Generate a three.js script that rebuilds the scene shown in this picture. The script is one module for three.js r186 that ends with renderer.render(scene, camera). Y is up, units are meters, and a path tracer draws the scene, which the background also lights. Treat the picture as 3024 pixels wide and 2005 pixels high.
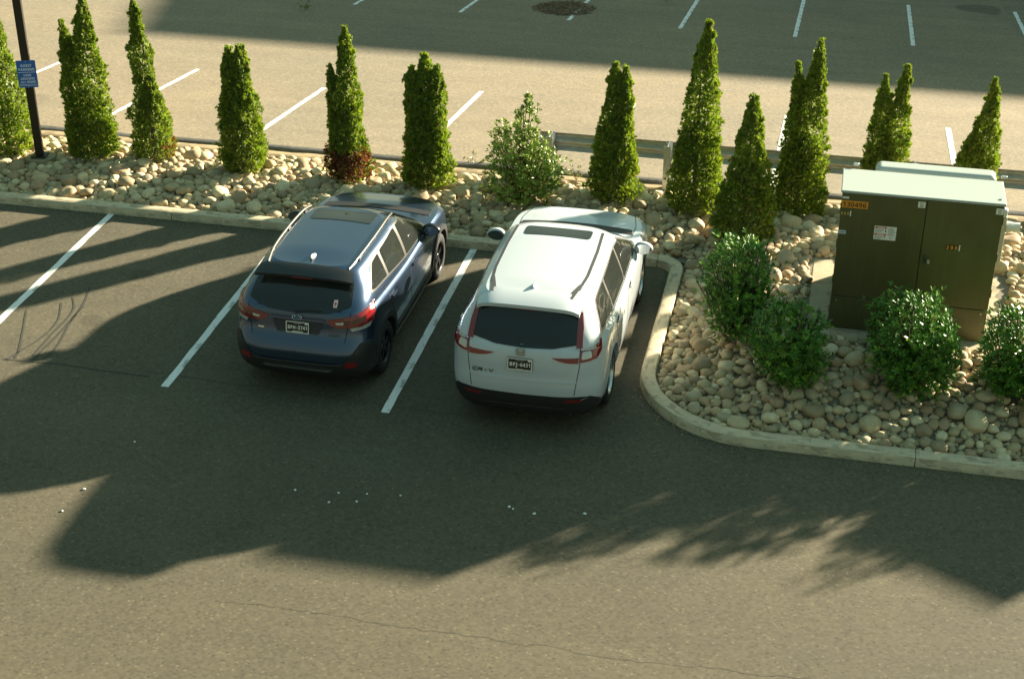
import * as THREE from 'three';
import { mergeGeometries, mergeVertices, toCreasedNormals } from 'three/addons/utils/BufferGeometryUtils.js';
import { RoundedBoxGeometry } from 'three/addons/geometries/RoundedBoxGeometry.js';
import { TessellateModifier } from 'three/addons/modifiers/TessellateModifier.js';
import { Brush, Evaluator, SUBTRACTION } from 'three-bvh-csg';

// ------------------------------------------------------------------ camera, sky, sun, exposure
const scene = new THREE.Scene();
const camera = new THREE.PerspectiveCamera(24.19, 3024 / 2005, 0.1, 400);
camera.rotation.order = 'YXZ';
camera.position.set(10.762, 10.258, 20.616);
camera.rotation.set(-0.5073, 0.2098, 0.0039);
scene.add(camera);

const SUN_TAN = 0.292;                                   // low evening sun, shadows fall 45 degrees to the kerb
const SUN_DIR = new THREE.Vector3(Math.SQRT1_2, SUN_TAN, -Math.SQRT1_2).normalize();
const sun = new THREE.DirectionalLight(new THREE.Color(1.0, 0.89, 0.69), 4.6);
sun.position.set(5, 0, 2).addScaledVector(SUN_DIR, 80);
sun.target.position.set(5, 0, 2);
sun.castShadow = true; sun.shadow.mapSize.set(4096, 4096); sun.shadow.radius = 2.2;
Object.assign(sun.shadow.camera, { left: -34, right: 34, top: 30, bottom: -30, near: 1, far: 200 });
scene.add(sun, sun.target);

{ // clear evening sky: pale warm horizon towards the sun, blue-green overhead
  const W = 256, H = 128, d = new Float32Array(W * H * 4), v = new THREE.Vector3();
  for (let j = 0; j < H; j++) for (let i = 0; i < W; i++) {
    const th = (j + 0.5) / H * Math.PI - Math.PI / 2, ph = ((i + 0.5) / W - 0.5) * 2 * Math.PI;
    v.set(Math.cos(th) * Math.cos(ph), Math.sin(th), Math.cos(th) * Math.sin(ph));
    const up = Math.max(0, v.y), c = Math.max(0, v.dot(SUN_DIR)), k = Math.pow(1 - up, 3.0);
    const glow = 0.55 * Math.pow(c, 6) + 0.8 * Math.pow(c, 40);
    const o = (j * W + i) * 4, side = 0.66 + 0.75 * Math.pow((1 + v.dot(SUN_DIR)) / 2, 1.6);   // clear air is brighter on the sun's side
    d[o] = (0.19 + 0.36 * k) * side + glow * 1.0; d[o + 1] = (0.37 + 0.26 * k) * side + glow * 0.82; d[o + 2] = (0.39 - 0.03 * k) * side + glow * 0.45; d[o + 3] = 1;
  }
  const sky = new THREE.DataTexture(d, W, H, THREE.RGBAFormat, THREE.FloatType);
  sky.mapping = THREE.EquirectangularReflectionMapping; sky.magFilter = sky.minFilter = THREE.LinearFilter; sky.needsUpdate = true;
  scene.background = sky; scene.environment = sky;
  scene.backgroundIntensity = 0.22; scene.environmentIntensity = 0.22;
}
const renderer = new THREE.WebGLRenderer({ antialias: true });
renderer.toneMapping = THREE.LinearToneMapping;
renderer.toneMappingExposure = 4.9;
renderer.shadowMap.enabled = true;

// ------------------------------------------------------------------ helpers
function rng(seed) { let a = seed >>> 0; return () => { a = (a + 0x6D2B79F5) | 0; let t = Math.imul(a ^ (a >>> 15), 1 | a); t = (t + Math.imul(t ^ (t >>> 7), 61 | t)) ^ t; return ((t ^ (t >>> 14)) >>> 0) / 4294967296; }; }
const hash = (x, y, z) => { let n = Math.imul(x, 374761393) ^ Math.imul(y, 668265263) ^ Math.imul(z, 2147483647 - 1274126177); n = Math.imul(n ^ (n >>> 13), 1274126177); return ((n ^ (n >>> 16)) >>> 0) / 4294967296; };
const sm = t => t * t * (3 - 2 * t), lerp = (a, b, t) => a + (b - a) * t, clamp = (x, a, b) => Math.min(b, Math.max(a, x));
const smooth = (a, b, x) => sm(clamp((x - a) / (b - a), 0, 1));
function noise(x, y = 0, z = 0) {
  const i = Math.floor(x), j = Math.floor(y), k = Math.floor(z), u = sm(x - i), v = sm(y - j), w = sm(z - k);
  const f = (a, b, c) => hash(i + a, j + b, k + c);
  return lerp(lerp(lerp(f(0, 0, 0), f(1, 0, 0), u), lerp(f(0, 1, 0), f(1, 1, 0), u), v), lerp(lerp(f(0, 0, 1), f(1, 0, 1), u), lerp(f(0, 1, 1), f(1, 1, 1), u), v), w);
}
const fbm = (x, y, z = 0, o = 4) => { let s = 0, a = 0.5, t = 0; for (let i = 0; i < o; i++) { s += a * noise(x, y, z + i * 7.3); t += a; a *= 0.5; x *= 2.03; y *= 2.03; z *= 2.03; } return s / t; };
const names = {};
const numbered = n => { const k = names[n] = (names[n] ?? -1) + 1; return k ? n + '_' + String(k).padStart(3, '0') : n; };
const shadows = m => { m.castShadow = true; m.receiveShadow = true; return m; };
function part(name, geo, mat, parent) { const m = shadows(new THREE.Mesh(geo, mat)); m.name = name; parent.add(m); return m; }
function thing(name, label, category, pos = [0, 0, 0], turn = 0, group) {
  const g = new THREE.Group(); g.name = numbered(name); g.position.set(...pos); g.rotation.y = turn; g.userData = { label, category };
  if (group) g.userData.group = group; scene.add(g); return g;
}
function struct(name, geo, mat, label) { const m = part(numbered(name), geo, mat, scene); m.userData = { kind: 'structure', label, category: name.split('_').pop() }; return m; }
const lin = (r, g, b) => new THREE.Color().setRGB(r, g, b);
const std = (c, roughness = 0.8, metalness = 0, extra = {}) => new THREE.MeshStandardMaterial({ color: Array.isArray(c) ? lin(...c) : c, roughness, metalness, ...extra });
const phys = (c, o = {}) => new THREE.MeshPhysicalMaterial({ color: lin(...c), ...o });
const box = (w, h, d, x = 0, y = 0, z = 0, r = 0) => { const g = r ? new RoundedBoxGeometry(w, h, d, 2, r) : new THREE.BoxGeometry(w, h, d); g.translate(x, y, z); return g; };
function tube(pts, r, seg = 24, rs = 8, closed = false) { return new THREE.TubeGeometry(new THREE.CatmullRomCurve3(pts.map(p => new THREE.Vector3(...p)), closed), seg, r, rs, closed); }
const strip = g => { const n = g.index ? g.toNonIndexed() : g; for (const k of Object.keys(n.attributes)) if (!['position', 'normal', 'uv'].includes(k)) n.deleteAttribute(k); return n; };
const merge = gs => mergeGeometries(gs.map(strip));
function texture(w, h, fn, srgb = true) {
  const d = new Uint8Array(w * h * 4);
  for (let j = 0; j < h; j++) for (let i = 0; i < w; i++) { const c = fn(i, j), o = (j * w + i) * 4; d[o] = clamp(c[0], 0, 1) * 255; d[o + 1] = clamp(c[1], 0, 1) * 255; d[o + 2] = clamp(c[2], 0, 1) * 255; d[o + 3] = 255; }
  const t = new THREE.DataTexture(d, w, h); if (srgb) t.colorSpace = THREE.SRGBColorSpace;
  t.wrapS = t.wrapT = THREE.RepeatWrapping; t.magFilter = THREE.LinearFilter; t.minFilter = THREE.LinearMipmapLinearFilter; t.generateMipmaps = true; t.anisotropy = 8; t.needsUpdate = true; return t;
}
function canvasTexture(w, h, draw) {
  const c = document.createElement('canvas'); c.width = w; c.height = h; const x = c.getContext('2d'); draw(x, w, h);
  const t = new THREE.CanvasTexture(c); t.colorSpace = THREE.SRGBColorSpace; t.anisotropy = 8; return t;
}
const toS = v => v <= 0.0031308 ? v * 12.92 : 1.055 * Math.pow(v, 1 / 2.4) - 0.055;
function meshFrom(pos, idx, uv) { const g = new THREE.BufferGeometry(); g.setAttribute('position', new THREE.Float32BufferAttribute(pos, 3)); g.setAttribute('uv', new THREE.Float32BufferAttribute(uv ?? new Float32Array(pos.length / 3 * 2), 2)); g.setIndex(idx); g.computeVertexNormals(); return g; }
function gridGeo(nu, nv, f) { const p = [], id = [], uv = []; for (let j = 0; j <= nv; j++) for (let i = 0; i <= nu; i++) { const q = f(i / nu, j / nv); p.push(q[0], q[1], q[2]); uv.push(i / nu, j / nv); } for (let j = 0; j < nv; j++) for (let i = 0; i < nu; i++) { const a = j * (nu + 1) + i, b = a + 1, c = a + nu + 1, e = c + 1; id.push(a, b, e, a, e, c); } return meshFrom(p, id, uv); }

// ------------------------------------------------------------------ ground: the lots, kerb and bed
const KERB_H = 0.125, SLOPE = 0.13, EDGE_Z = -2.92;
const farY = z => SLOPE * (z - EDGE_Z);
function asphaltTexture(w, h, mx, mz, seed, base, o) {
  // metres per texture given, so aggregate keeps its size; patches, stains and fine cracks are the surface's own colours
  const r = rng(seed), speck = new Float32Array(w * h);
  for (let i = 0; i < w * h; i++) speck[i] = r();
  const cracks = [];
  for (let k = 0; k < o.cracks; k++) { let x = r() * mx, z = r() * mz, a = o.along ? (r() - 0.5) * 0.25 : r() * 6.28; const n = 14 + r() * 50; for (let i = 0; i < n; i++) { cracks.push([x, z]); x += Math.cos(a) * 0.05; z += Math.sin(a) * 0.05; a += (r() - 0.5) * 0.5; } }
  const crackMap = new Uint8Array(w * h); for (const [x, z] of cracks) { const i = Math.floor(x / mx * w), j = Math.floor(z / mz * h); if (i >= 0 && i < w && j >= 0 && j < h) crackMap[j * w + i] = 1; }
  return texture(w, h, (i, j) => {
    const x = i / w * mx, z = j / h * mz, s = speck[j * w + i], s2 = speck[(j >> 1) * w + (i >> 1)];
    const big = fbm(x * 0.35, z * 0.35, seed, 3), mid = fbm(x * 1.7, z * 1.7, seed + 9, 3), lane = fbm(x * 0.25, z * 2.4, seed + 21, 3);
    let k = 1 + (big - 0.5) * o.big + (mid - 0.5) * o.mid + (lane - 0.5) * o.lane + (s - 0.5) * o.speck + (s2 - 0.5) * o.speck;
    if (s > 0.988) k *= 1.7; if (s < 0.02) k *= 0.6;
    for (const [sx, sz, sr, sd] of o.stains) { const dx = x - sx, dz = z - sz, dd = Math.sqrt(dx * dx + dz * dz) / sr + (mid - 0.5) * 1.1; if (dd < 1) k *= 1 - sd * (dd < 0.75 ? 1 : (1 - dd) * 4); }
    if (crackMap[j * w + i]) k *= 0.55;
    const warm = (big - 0.5) * 0.10;
    return [toS(clamp(base[0] * k * (1 + warm), 0, 1)), toS(clamp(base[1] * k, 0, 1)), toS(clamp(base[2] * k * (1 - warm), 0, 1))];
  });
}
function sheet(x0, x1, z0, z1, yf, nz = 1) { const g = gridGeo(1, nz, (u, v) => { const z = lerp(z0, z1, v); return [lerp(x0, x1, u), yf(z), z]; }); const n = g.attributes.normal; for (let i = 0; i < n.count; i++) if (n.getY(i) < 0) { g.index.array.reverse(); g.computeVertexNormals(); break; } return g; }

const nearLot = struct('near_parking_lot', sheet(-14, 26, -0.05, 24, () => 0), std('#fff', 0.92, 0, { map: asphaltTexture(2048, 1536, 40, 24.05, 11, [0.098, 0.084, 0.052], { big: 0.34, mid: 0.2, lane: 0.16, speck: 0.3, cracks: 26, stains: [[18.4, 1.4, 0.25, 0.25], [18.5, 2.2, 0.3, 0.25], [15.3, 1.9, 0.22, 0.22], [15.2, 3.3, 0.16, 0.25], [12.3, 1.7, 0.2, 0.22], [21.6, 1.5, 0.25, 0.25], [12.4, 2.9, 0.12, 0.25], [9.4, 2.2, 0.2, 0.2]] }) }), 'dark asphalt of the near parking lot in front of the kerb');
nearLot.userData.category = 'parking lot';
const farLot = struct('far_parking_lot', sheet(-30, 60, -45, EDGE_Z + 0.01, farY), std('#fff', 0.93, 0, { map: asphaltTexture(2048, 1024, 45, 21.05, 23, [0.205, 0.166, 0.106], { big: 0.26, mid: 0.14, lane: 0.24, speck: 0.28, cracks: 34, along: true, stains: [[44.3, 1.7, 0.7, 0.4], [38.0, 24.0, 0.5, 0.2], [26, 19, 0.6, 0.15]] }) }), 'pale worn asphalt of the sloping parking lot behind the rock bed');
farLot.userData.category = 'parking lot';
{ const u = farLot.geometry.attributes.uv; for (let i = 0; i < u.count; i++) u.setXY(i, u.getX(i) * 2, u.getY(i) * 2); }
// broad surroundings below the lots, reaching the horizon
const ground = struct('ground', gridGeo(2, 3, (u, v) => { const z = [300, 24, -45, -300][Math.round(v * 3)]; return [lerp(-300, 300, u), Math.min(-0.08, farY(Math.max(z, -45)) - 0.08), z]; }), std([0.06, 0.075, 0.035], 1), 'grassy ground around the parking lots');

const linePaint = std('#fff', 0.75, 0, { map: texture(256, 256, (i, j) => { const n = fbm(i * 0.05, j * 0.05, 3, 4), f = hash(i, j, 5); const k = 0.72 + n * 0.18 - (f > 0.94 ? 0.22 : 0) - (n < 0.36 ? 0.3 : 0); return [toS(k), toS(k * 0.99), toS(k * 0.95)]; }) });
function lineGeo(x, z0, z1, w, yf) { const g = gridGeo(2, 24, (u, v) => { const z = lerp(z0, z1, v), e = (u - 0.5) * w; return [x + e + (u !== 0.5 ? Math.sign(e) * (noise(z * 9, x, u * 3) - 0.5) * 0.012 : 0), yf(z) + 0.004, z]; }); const n = g.attributes.normal; if (n.getY(0) < 0) { g.index.array.reverse(); g.computeVertexNormals(); } const uv = g.attributes.uv; for (let i = 0; i < uv.count; i++) uv.setXY(i, uv.getX(i) * 0.1, uv.getY(i) * Math.abs(z1 - z0) * 0.6 + x * 0.37); return g; }
for (const x of [-8.67, -5.78, -2.89, 0, 2.89, 5.78]) part('parking_line', lineGeo(x, 0.0, 4.72, 0.105, () => 0), linePaint, nearLot);
const fadedPaint = linePaint.clone(); fadedPaint.color.setRGB(0.88, 0.9, 0.9);
for (let k = -2; k < 7; k++) part('parking_line', lineGeo([-8.0, -4.95, -2.06, 0.9, 3.93, 6.98, 9.95, 12.95, 15.95][k + 2], -8.5 + (k === 1 ? 0.75 : 0), -3.1, 0.1, farY), fadedPaint, farLot);
for (let k = 0; k < 9; k++) part('parking_line', lineGeo(1.53 - 5.6 + k * 2.76, -22.2, -16.7 + (k - 2) * 0.06, 0.1, farY), fadedPaint, farLot);
// tar scribbles on the near asphalt (thin flat ribbons)
{
  const tar = std([0.05, 0.046, 0.033], 0.85);
  const ribbon = (pts, w) => { const c = new THREE.CatmullRomCurve3(pts.map(([x, z]) => new THREE.Vector3(x, 0.003, z))); return gridGeo(1, 30, (u, v) => { const p = c.getPoint(v), t = c.getTangent(v); const s = (u - 0.5) * w * (0.7 + 0.6 * noise(v * 12, pts[0][0])); return [p.x - t.z * s, 0.0035, p.z + t.x * s]; }); };
  const R = (x, y) => { // pixel of the photograph's left part onto the asphalt, y = 0
    const u = x * 0.3827, v = 580 + y * 0.3827; const d = new THREE.Vector3((u - 1512) / 4677.6, -(v - 1002.5) / 4677.6, -1).applyEuler(new THREE.Euler(-0.5073, 0.2098, 0.0039, 'YXZ')); const t = -10.258 / d.y; return [10.762 + d.x * t, 20.616 + d.z * t];
  };
  for (const pl of [[[690, 700], [640, 830], [480, 1030], [240, 1270]], [[560, 780], [560, 880], [380, 1080], [250, 1230]], [[470, 820], [440, 960], [330, 1080], [160, 1190], [40, 1260]], [[640, 850], [560, 940], [420, 1180], [330, 1260]], [[200, 880], [160, 1100], [140, 1190], [110, 1250]], [[20, 1255], [230, 1275], [420, 1290], [760, 1340], [1150, 1390]]])
    part('tar_streak', ribbon(pl.map(p => R(...p)), 0.03), tar, nearLot);
  const P = (u, v) => R(u / 0.3827, (v - 580) / 0.3827), wob = rng(9);
  for (const [a, b, w] of [[[640, 1770], [1560, 1905], 0.0045], [[1560, 1905], [2600, 2030], 0.004], [[420, 1095], [1500, 1245], 0.007]]) { const A = P(...a), B = P(...b), n = 40, pts = []; for (let i = 0; i <= n; i++) pts.push([lerp(A[0], B[0], i / n), lerp(A[1], B[1], i / n) + (wob() - 0.5) * 0.035 + 0.12 * (fbm(i * 0.13, a[0], 1, 2) - 0.5)]); for (let k = 0; k < n; k += 20) part('pavement_crack', ribbon(pts.slice(k, k + 21), w), tar, nearLot); }
}
// kerb: a profile swept along the lot's edge, cut into cast segments
const kerbPath = [];
{
  const add = (x, z, nx, nz) => kerbPath.push({ x, z, nx, nz });        // n points into the bed
  for (let x = -14; x <= 8.45; x += 0.25) add(x, 0, 0, -1);
  for (let k = 0; k <= 6; k++) { const a = k / 6 * Math.PI / 2; add(8.52 + Math.sin(a) * 0.2, 0.2 - Math.cos(a) * 0.2, Math.sin(a), -Math.cos(a)); }
  for (let z = 0.4; z <= 2.95; z += 0.25) add(8.72, z, 1, 0);
  for (let k = 0; k <= 16; k++) { const a = k / 16 * Math.PI / 2; add(10.22 - Math.cos(a) * 1.5, 3.04 + Math.sin(a) * 1.5, Math.cos(a), -Math.sin(a)); }
  for (let x = 10.4; x <= 26; x += 0.25) add(x, 4.54, 0, -1);
  let L = 0; kerbPath.forEach((p, i) => { if (i) L += Math.hypot(p.x - kerbPath[i - 1].x, p.z - kerbPath[i - 1].z); p.s = L; });
}
const concreteTex = texture(512, 512, (i, j) => { const n = fbm(i / 40, j / 40, 2, 4), s = hash(i, j, 77), st = fbm(i / 9, j / 120, 8, 3); let k = 0.52 + (n - 0.5) * 0.2 + (s - 0.5) * 0.1 + (st - 0.5) * 0.08; if (s < 0.03) k *= 0.65; const blot = fbm(i / 60 + 4, j / 25, 14, 4); if (blot > 0.58) k *= 1 - Math.min(0.3, (blot - 0.58) * 3); return [toS(k * 1.14), toS(k * 0.94), toS(k * 0.62)]; });
const concrete = std('#fff', 0.9, 0, { map: concreteTex });
const kerbGroup = new THREE.Group(); kerbGroup.name = 'kerb'; kerbGroup.userData = { kind: 'structure', label: 'pale cast concrete kerb edging the rock bed' , category: 'kerb' }; scene.add(kerbGroup);
{
  const prof = [[-0.02, -0.06], [0.0, 0.0], [0.012, KERB_H - 0.03], [0.022, KERB_H - 0.01], [0.042, KERB_H], [0.15, KERB_H + 0.004], [0.188, KERB_H - 0.002], [0.2, KERB_H - 0.018], [0.2, -0.06]];
  const at = s => { let i = 1; while (i < kerbPath.length - 1 && kerbPath[i].s < s) i++; const a = kerbPath[i - 1], b = kerbPath[i], t = clamp((s - a.s) / (b.s - a.s), 0, 1); const nx = lerp(a.nx, b.nx, t), nz = lerp(a.nz, b.nz, t), l = Math.hypot(nx, nz); return [lerp(a.x, b.x, t), lerp(a.z, b.z, t), nx / l, nz / l]; };
  const corner = kerbPath.find(p => p.x > 8.5).s, end = kerbPath[kerbPath.length - 1].s;
  // joints: near x = -2.3 and 0.95 on the long run, at the corner, and at x = 11.97 on the front run
  const joints = [0, 2.6, 5.7, 8.7, 11.65, 14.85 + 0.15, 18, 21, corner, corner + 4.0, kerbPath.find(p => p.x > 11.95 && p.z > 4).s, kerbPath.find(p => p.x > 15 && p.z > 4).s, kerbPath.find(p => p.x > 18.5 && p.z > 4).s, kerbPath.find(p => p.x > 22 && p.z > 4).s, end];
  joints.sort((a, b) => a - b);
  for (let k = 0; k + 1 < joints.length; k++) {
    const s0 = joints[k] + 0.004, s1 = joints[k + 1] - 0.004, n = Math.max(4, Math.ceil((s1 - s0) / 0.06)), pos = [], uv = [], idx = [];
    for (let i = 0; i <= n; i++) { const s = lerp(s0, s1, i / n), [x, z, nx, nz] = at(s), wob = (noise(s * 1.3, 4) - 0.5) * 0.008, inset = (i === 0 || i === n) ? 0.004 : 0; prof.forEach(([o, h], q) => { pos.push(x + nx * (o + wob + (q > 0 && q < 4 ? inset : 0)), h - (h > 0 ? inset : 0) + wob * 0.4, z + nz * (o + wob)); uv.push(s * 0.8, q * 0.09); }); }
    const m = prof.length; for (let i = 0; i < n; i++) for (let q = 0; q + 1 < m; q++) { const a = i * m + q, b = a + 1, c = a + m, d = c + 1; idx.push(a, c, d, a, d, b); }
    for (let q = 1; q + 1 < m; q++) { idx.push(0, q, q + 1); const e = n * m; idx.push(e, e + q + 1, e + q); }
    part('kerb_segment', toCreasedNormals(meshFrom(pos, idx, uv), 0.6), concrete, kerbGroup);
  }
}
// bed of soil and grit under the stones
const bedY = (x, z) => {
  let e = z < 0.2 && x < 9 ? Math.min(-z - 0.2, z - EDGE_Z - 0.25) : Math.min(x - 8.92, 4.34 - z, z - EDGE_Z - 0.25);
  if (x < 9 && z >= 0) e = -1;
  const mound = 0.30 * smooth(8.95, 10.7, x) * (1 - smooth(2.5, 4.3, z)) * smooth(-2.5, 0.0, z);
  return 0.035 + 0.10 * smooth(0, 0.9, e) + mound + (noise(x * 1.3, z * 1.3, 4) - 0.5) * 0.04;
};
const inBed = (x, z) => (z < -0.22 && z > EDGE_Z + 0.34 && x < 8.95) || (x >= 8.93 && z > EDGE_Z + 0.34 && z < 4.33 && !(x < 10.22 && z > 3.04 && Math.hypot(x - 10.22, z - 3.04) > 1.29));
{
  const soil = std('#fff', 1, 0, { map: texture(512, 512, (i, j) => { const s = hash(i >> 1, j >> 1, 3), n = fbm(i / 30, j / 30, 12, 3); const k = 0.12 + 0.07 * n + 0.12 * s * s; return [toS(k * 1.12), toS(k * 0.95), toS(k * 0.7)]; }) });
  const shapes = [[-14, 8.9, EDGE_Z + 0.26, -0.17], [8.9, 26, EDGE_Z + 0.26, 4.38]];
  const geos = shapes.map(([x0, x1, z0, z1], k) => { const g = gridGeo(Math.ceil((x1 - x0) / 0.2), Math.ceil((z1 - z0) / 0.15), (u, v) => { let x = lerp(x0, x1, u), z = lerp(z0, z1, v); if (k && x < 10.22 && z > 3.04) { const r = Math.hypot(x - 10.22, z - 3.04); if (r > 1.34) { x = 10.22 + (x - 10.22) * 1.34 / r; z = 3.04 + (z - 3.04) * 1.34 / r; } } return [x, bedY(x, z), z]; }); const u = g.attributes.uv; for (let i = 0; i < u.count; i++) u.setXY(i, g.attributes.position.getX(i) * 0.5, g.attributes.position.getZ(i) * 0.5); g.index.array.reverse(); g.computeVertexNormals(); return g; });
  struct('planting_bed', merge(geos), soil, 'dark gritty soil of the planting bed under the stones').userData.category = 'planting bed';
}
// edge of the far lot: low asphalt lip, crumbling concrete strip in front of it
{
  const lip = std('#fff', 0.95, 0, { map: texture(256, 256, (i, j) => { const k = 0.13 + 0.08 * (fbm(i / 14, j / 14, 6, 4) - 0.5) + 0.05 * (hash(i, j, 9) - 0.5); return [toS(k), toS(k * 0.93), toS(k * 0.82)]; }) });
  const g = gridGeo(300, 5, (u, v) => { const x = lerp(-14, 26, u), w = (noise(x * 2.1, 7) - 0.5) * 0.03, h = 0.085 + (noise(x * 1.1, 3) - 0.5) * 0.03, q = [[0.02, -0.1], [0.015, h * 0.8], [-0.02, h], [-0.12, h], [-0.15, h * 0.6], [-0.17, -0.1]][Math.round(v * 5)]; return [x, q[1], EDGE_Z + q[0] + w]; });
  g.index.array.reverse(); g.computeVertexNormals();
  const u = g.attributes.uv; for (let i = 0; i < u.count; i++) u.setXY(i, g.attributes.position.getX(i) * 0.8, u.getY(i) * 0.3);
  struct('asphalt_lip', toCreasedNormals(g, 0.7), lip, 'low crumbling asphalt lip along the edge of the sloping lot').userData.category = 'kerb';
  const g2 = gridGeo(300, 4, (u2, v) => { const x = lerp(-14, 26, u2), w = (noise(x * 3.1, 17) - 0.5) * 0.06, q = [[0.0, 0.04], [0.0, 0.055], [0.16, 0.07], [0.3, 0.065], [0.34, -0.02]][Math.round(v * 4)]; return [x, q[1] + (noise(x * 4, v * 9, 2) - 0.5) * 0.015, EDGE_Z + 0.016 + q[0] + w * v]; });
  g2.index.array.reverse(); g2.computeVertexNormals();
  const u2 = g2.attributes.uv; for (let i = 0; i < u2.count; i++) u2.setXY(i, g2.attributes.position.getX(i) * 0.8, u2.getY(i) * 0.4);
  struct('concrete_strip', g2, std([0.62, 0.56, 0.47], 0.95, 0, { map: concreteTex }), 'worn concrete strip between the rock bed and the asphalt lip').userData.category = 'kerb';
}
// ------------------------------------------------------------------ plants
const leafMat = (c, rough, tr) => phys(c, { roughness: rough, vertexColors: true, side: THREE.DoubleSide, transmission: tr, thickness: 0, ior: 1.35 });
const cedarMat = leafMat([1, 1, 1], 0.75, 0.5), shrubMat = leafMat([1, 1, 1], 0.36, 0.22);
const barkMat = std([0.10, 0.07, 0.045], 0.95);
function leafGeo(pos, col) { const g = new THREE.BufferGeometry(); g.setAttribute('position', new THREE.Float32BufferAttribute(pos, 3)); g.setAttribute('color', new THREE.Float32BufferAttribute(col, 3)); g.computeVertexNormals(); return g; }
const V = (x, y, z) => new THREE.Vector3(x, y, z);
function trunkGeo(h, r0, r1, lean = [0, 0]) { return gridGeo(8, 8, (u, v) => { const a = u * Math.PI * 2, r = lerp(r0, r1, v) * (1 + 0.15 * Math.sin(a * 3 + v * 5)); return [Math.cos(a) * r + lean[0] * v, v * h, -Math.sin(a) * r + lean[1] * v]; }); }
// a columnar arborvitae: one crown of upright flat sprays round one to three leaders
function cedar(name, label, [x, z], leaders, seed, o = {}) {
  const t = thing(name, label, 'tree', [x, bedY(x, z) - 0.01, z], 0, 'columnar evergreens along the rock bed');
  const r = rng(seed), pos = [], col = [];
  const tri = (a, b, c, k) => { pos.push(a.x, a.y, a.z, b.x, b.y, b.z, c.x, c.y, c.z); for (let q = 0; q < 3; q++) col.push(...k); };
  const up = V(0, 1, 0), out = V(), tan = V(), dir = V(), side = V(), p = V();
  for (const L of leaders) {
    const tufts = []; for (let k = 0; k < 46 * L.h; k++) tufts.push([Math.pow(r(), 0.9), r() * 6.2832, 0.01 + r() * 0.04]);
    const H = L.h * 0.955, R = L.r, prof = v => { // narrow foot, widest low, tapering to a tip with uneven waists
      const base = v < 0.12 ? 0.72 + 0.28 * sm(v / 0.12) : v < 0.3 ? 1 : Math.pow(clamp(1 - (v - 0.3) / 0.72, 0, 1), o.pow ?? 0.8);
      return R * (base * (1 + (L.lump ?? 0.3) * (noise(v * 7.5, seed, L.h * 10) - 0.5) * (0.4 + v)) + 0.02);
    };
    const n = Math.round((o.density ?? 1) * 6400 * H * (R + 0.12) / 0.9);
    for (let i = 0; i < n; i++) {
      let v = Math.pow(r(), 0.92), a = r() * Math.PI * 2, poke = 0; if (r() < 0.1) v = 1 - r() * 0.22;
      if (r() < 0.3) { const q = tufts[Math.floor(r() * tufts.length)]; v = clamp(q[0] + (r() - 0.5) * 0.07 / H, 0.02, 1); a = q[1] + (r() - 0.5) * 0.3; poke = q[2] * (0.3 + 0.9 * r()); }
      if (v > 0.97 && r() < 0.5) { v = 1 + r() * 0.03; }
      const y = 0.06 + v * (H - 0.06);
      const lumps = 0.62 + 0.66 * fbm(Math.cos(a) * 2.6 + 5 + L.dx * 9, Math.sin(a) * 2.6 + 5, y * 4.6 + seed, 3), deep = r() < 0.68 ? 0.86 + r() * 0.16 : 0.35 + r() * 0.55;
      const rad = prof(Math.min(v, 1)) * lumps * deep + poke;
      const cx = L.dx * (0.25 + 0.75 * v) + (L.bend ?? 0) * v * v, cz = L.dz * (0.25 + 0.75 * v);
      p.set(cx + Math.cos(a) * rad, y, cz + Math.sin(a) * rad); out.set(Math.cos(a), 0, Math.sin(a));
      const tilt = lerp(0.85, 0.25, v) * (0.4 + r() * 0.9);
      dir.copy(up).addScaledVector(out, tilt).add(V((r() - 0.5) * 0.6, (r() - 0.5) * 0.3, (r() - 0.5) * 0.6)).normalize();
      // the flat of a spray is turned every way round its stem
      tan.set(-Math.sin(a), 0, Math.cos(a)).multiplyScalar(r() - 0.5).addScaledVector(out, r() - 0.5).normalize(); side.crossVectors(dir, tan).normalize();
      const len = (0.036 + r() * 0.036) * (v > 0.9 ? 0.8 : 1), shade = 0.6 + 0.75 * r(), yel = r();
      let c = [lerp(0.15, 0.30, yel) * shade, lerp(0.26, 0.36, yel) * shade, lerp(0.018, 0.024, yel) * shade];
      if (o.dead && o.dead(p, r, a)) { const q = 0.6 + r() * 0.8; c = [0.22 * q, 0.085 * q, 0.03 * q]; } else if (r() < 0.025) c = [0.2 * shade, 0.13 * shade, 0.04 * shade];
      for (let k = -1; k <= 1; k++) { // three fingers per spray
        const d2 = dir.clone().addScaledVector(side, k * 0.55).normalize(), e = d2.clone().multiplyScalar(len * (k ? 0.8 : 1)).add(p), w = side.clone().multiplyScalar(len * 0.17), m = p.clone().lerp(e, 0.5);
        tri(p, m.clone().add(w), e, c); tri(p, e, m.clone().sub(w), c);
      }
    }
  }
  part('trunk', trunkGeo(leaders[0].h * 0.7, 0.045, 0.012), barkMat, t);
  part('crown', leafGeo(pos, col), cedarMat, t);
  return t;
}
const LD = (h, r, dx = 0, dz = 0, lump = 0.3, bend = 0) => ({ h, r, dx, dz, lump, bend });
cedar('arborvitae', 'tall arborvitae growing behind the dark lamp post', [-2.5, -1.55], [LD(2.72, 0.44, 0.02), LD(1.9, 0.38, -0.12, 0.1)], 101);
cedar('arborvitae', 'twin-topped arborvitae right beside the blue sign on its post', [-1.1, -1.75], [LD(2.8, 0.34, 0.16), LD(2.38, 0.27, -0.22, 0.03), LD(1.3, 0.4, 0.05)], 102);
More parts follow.
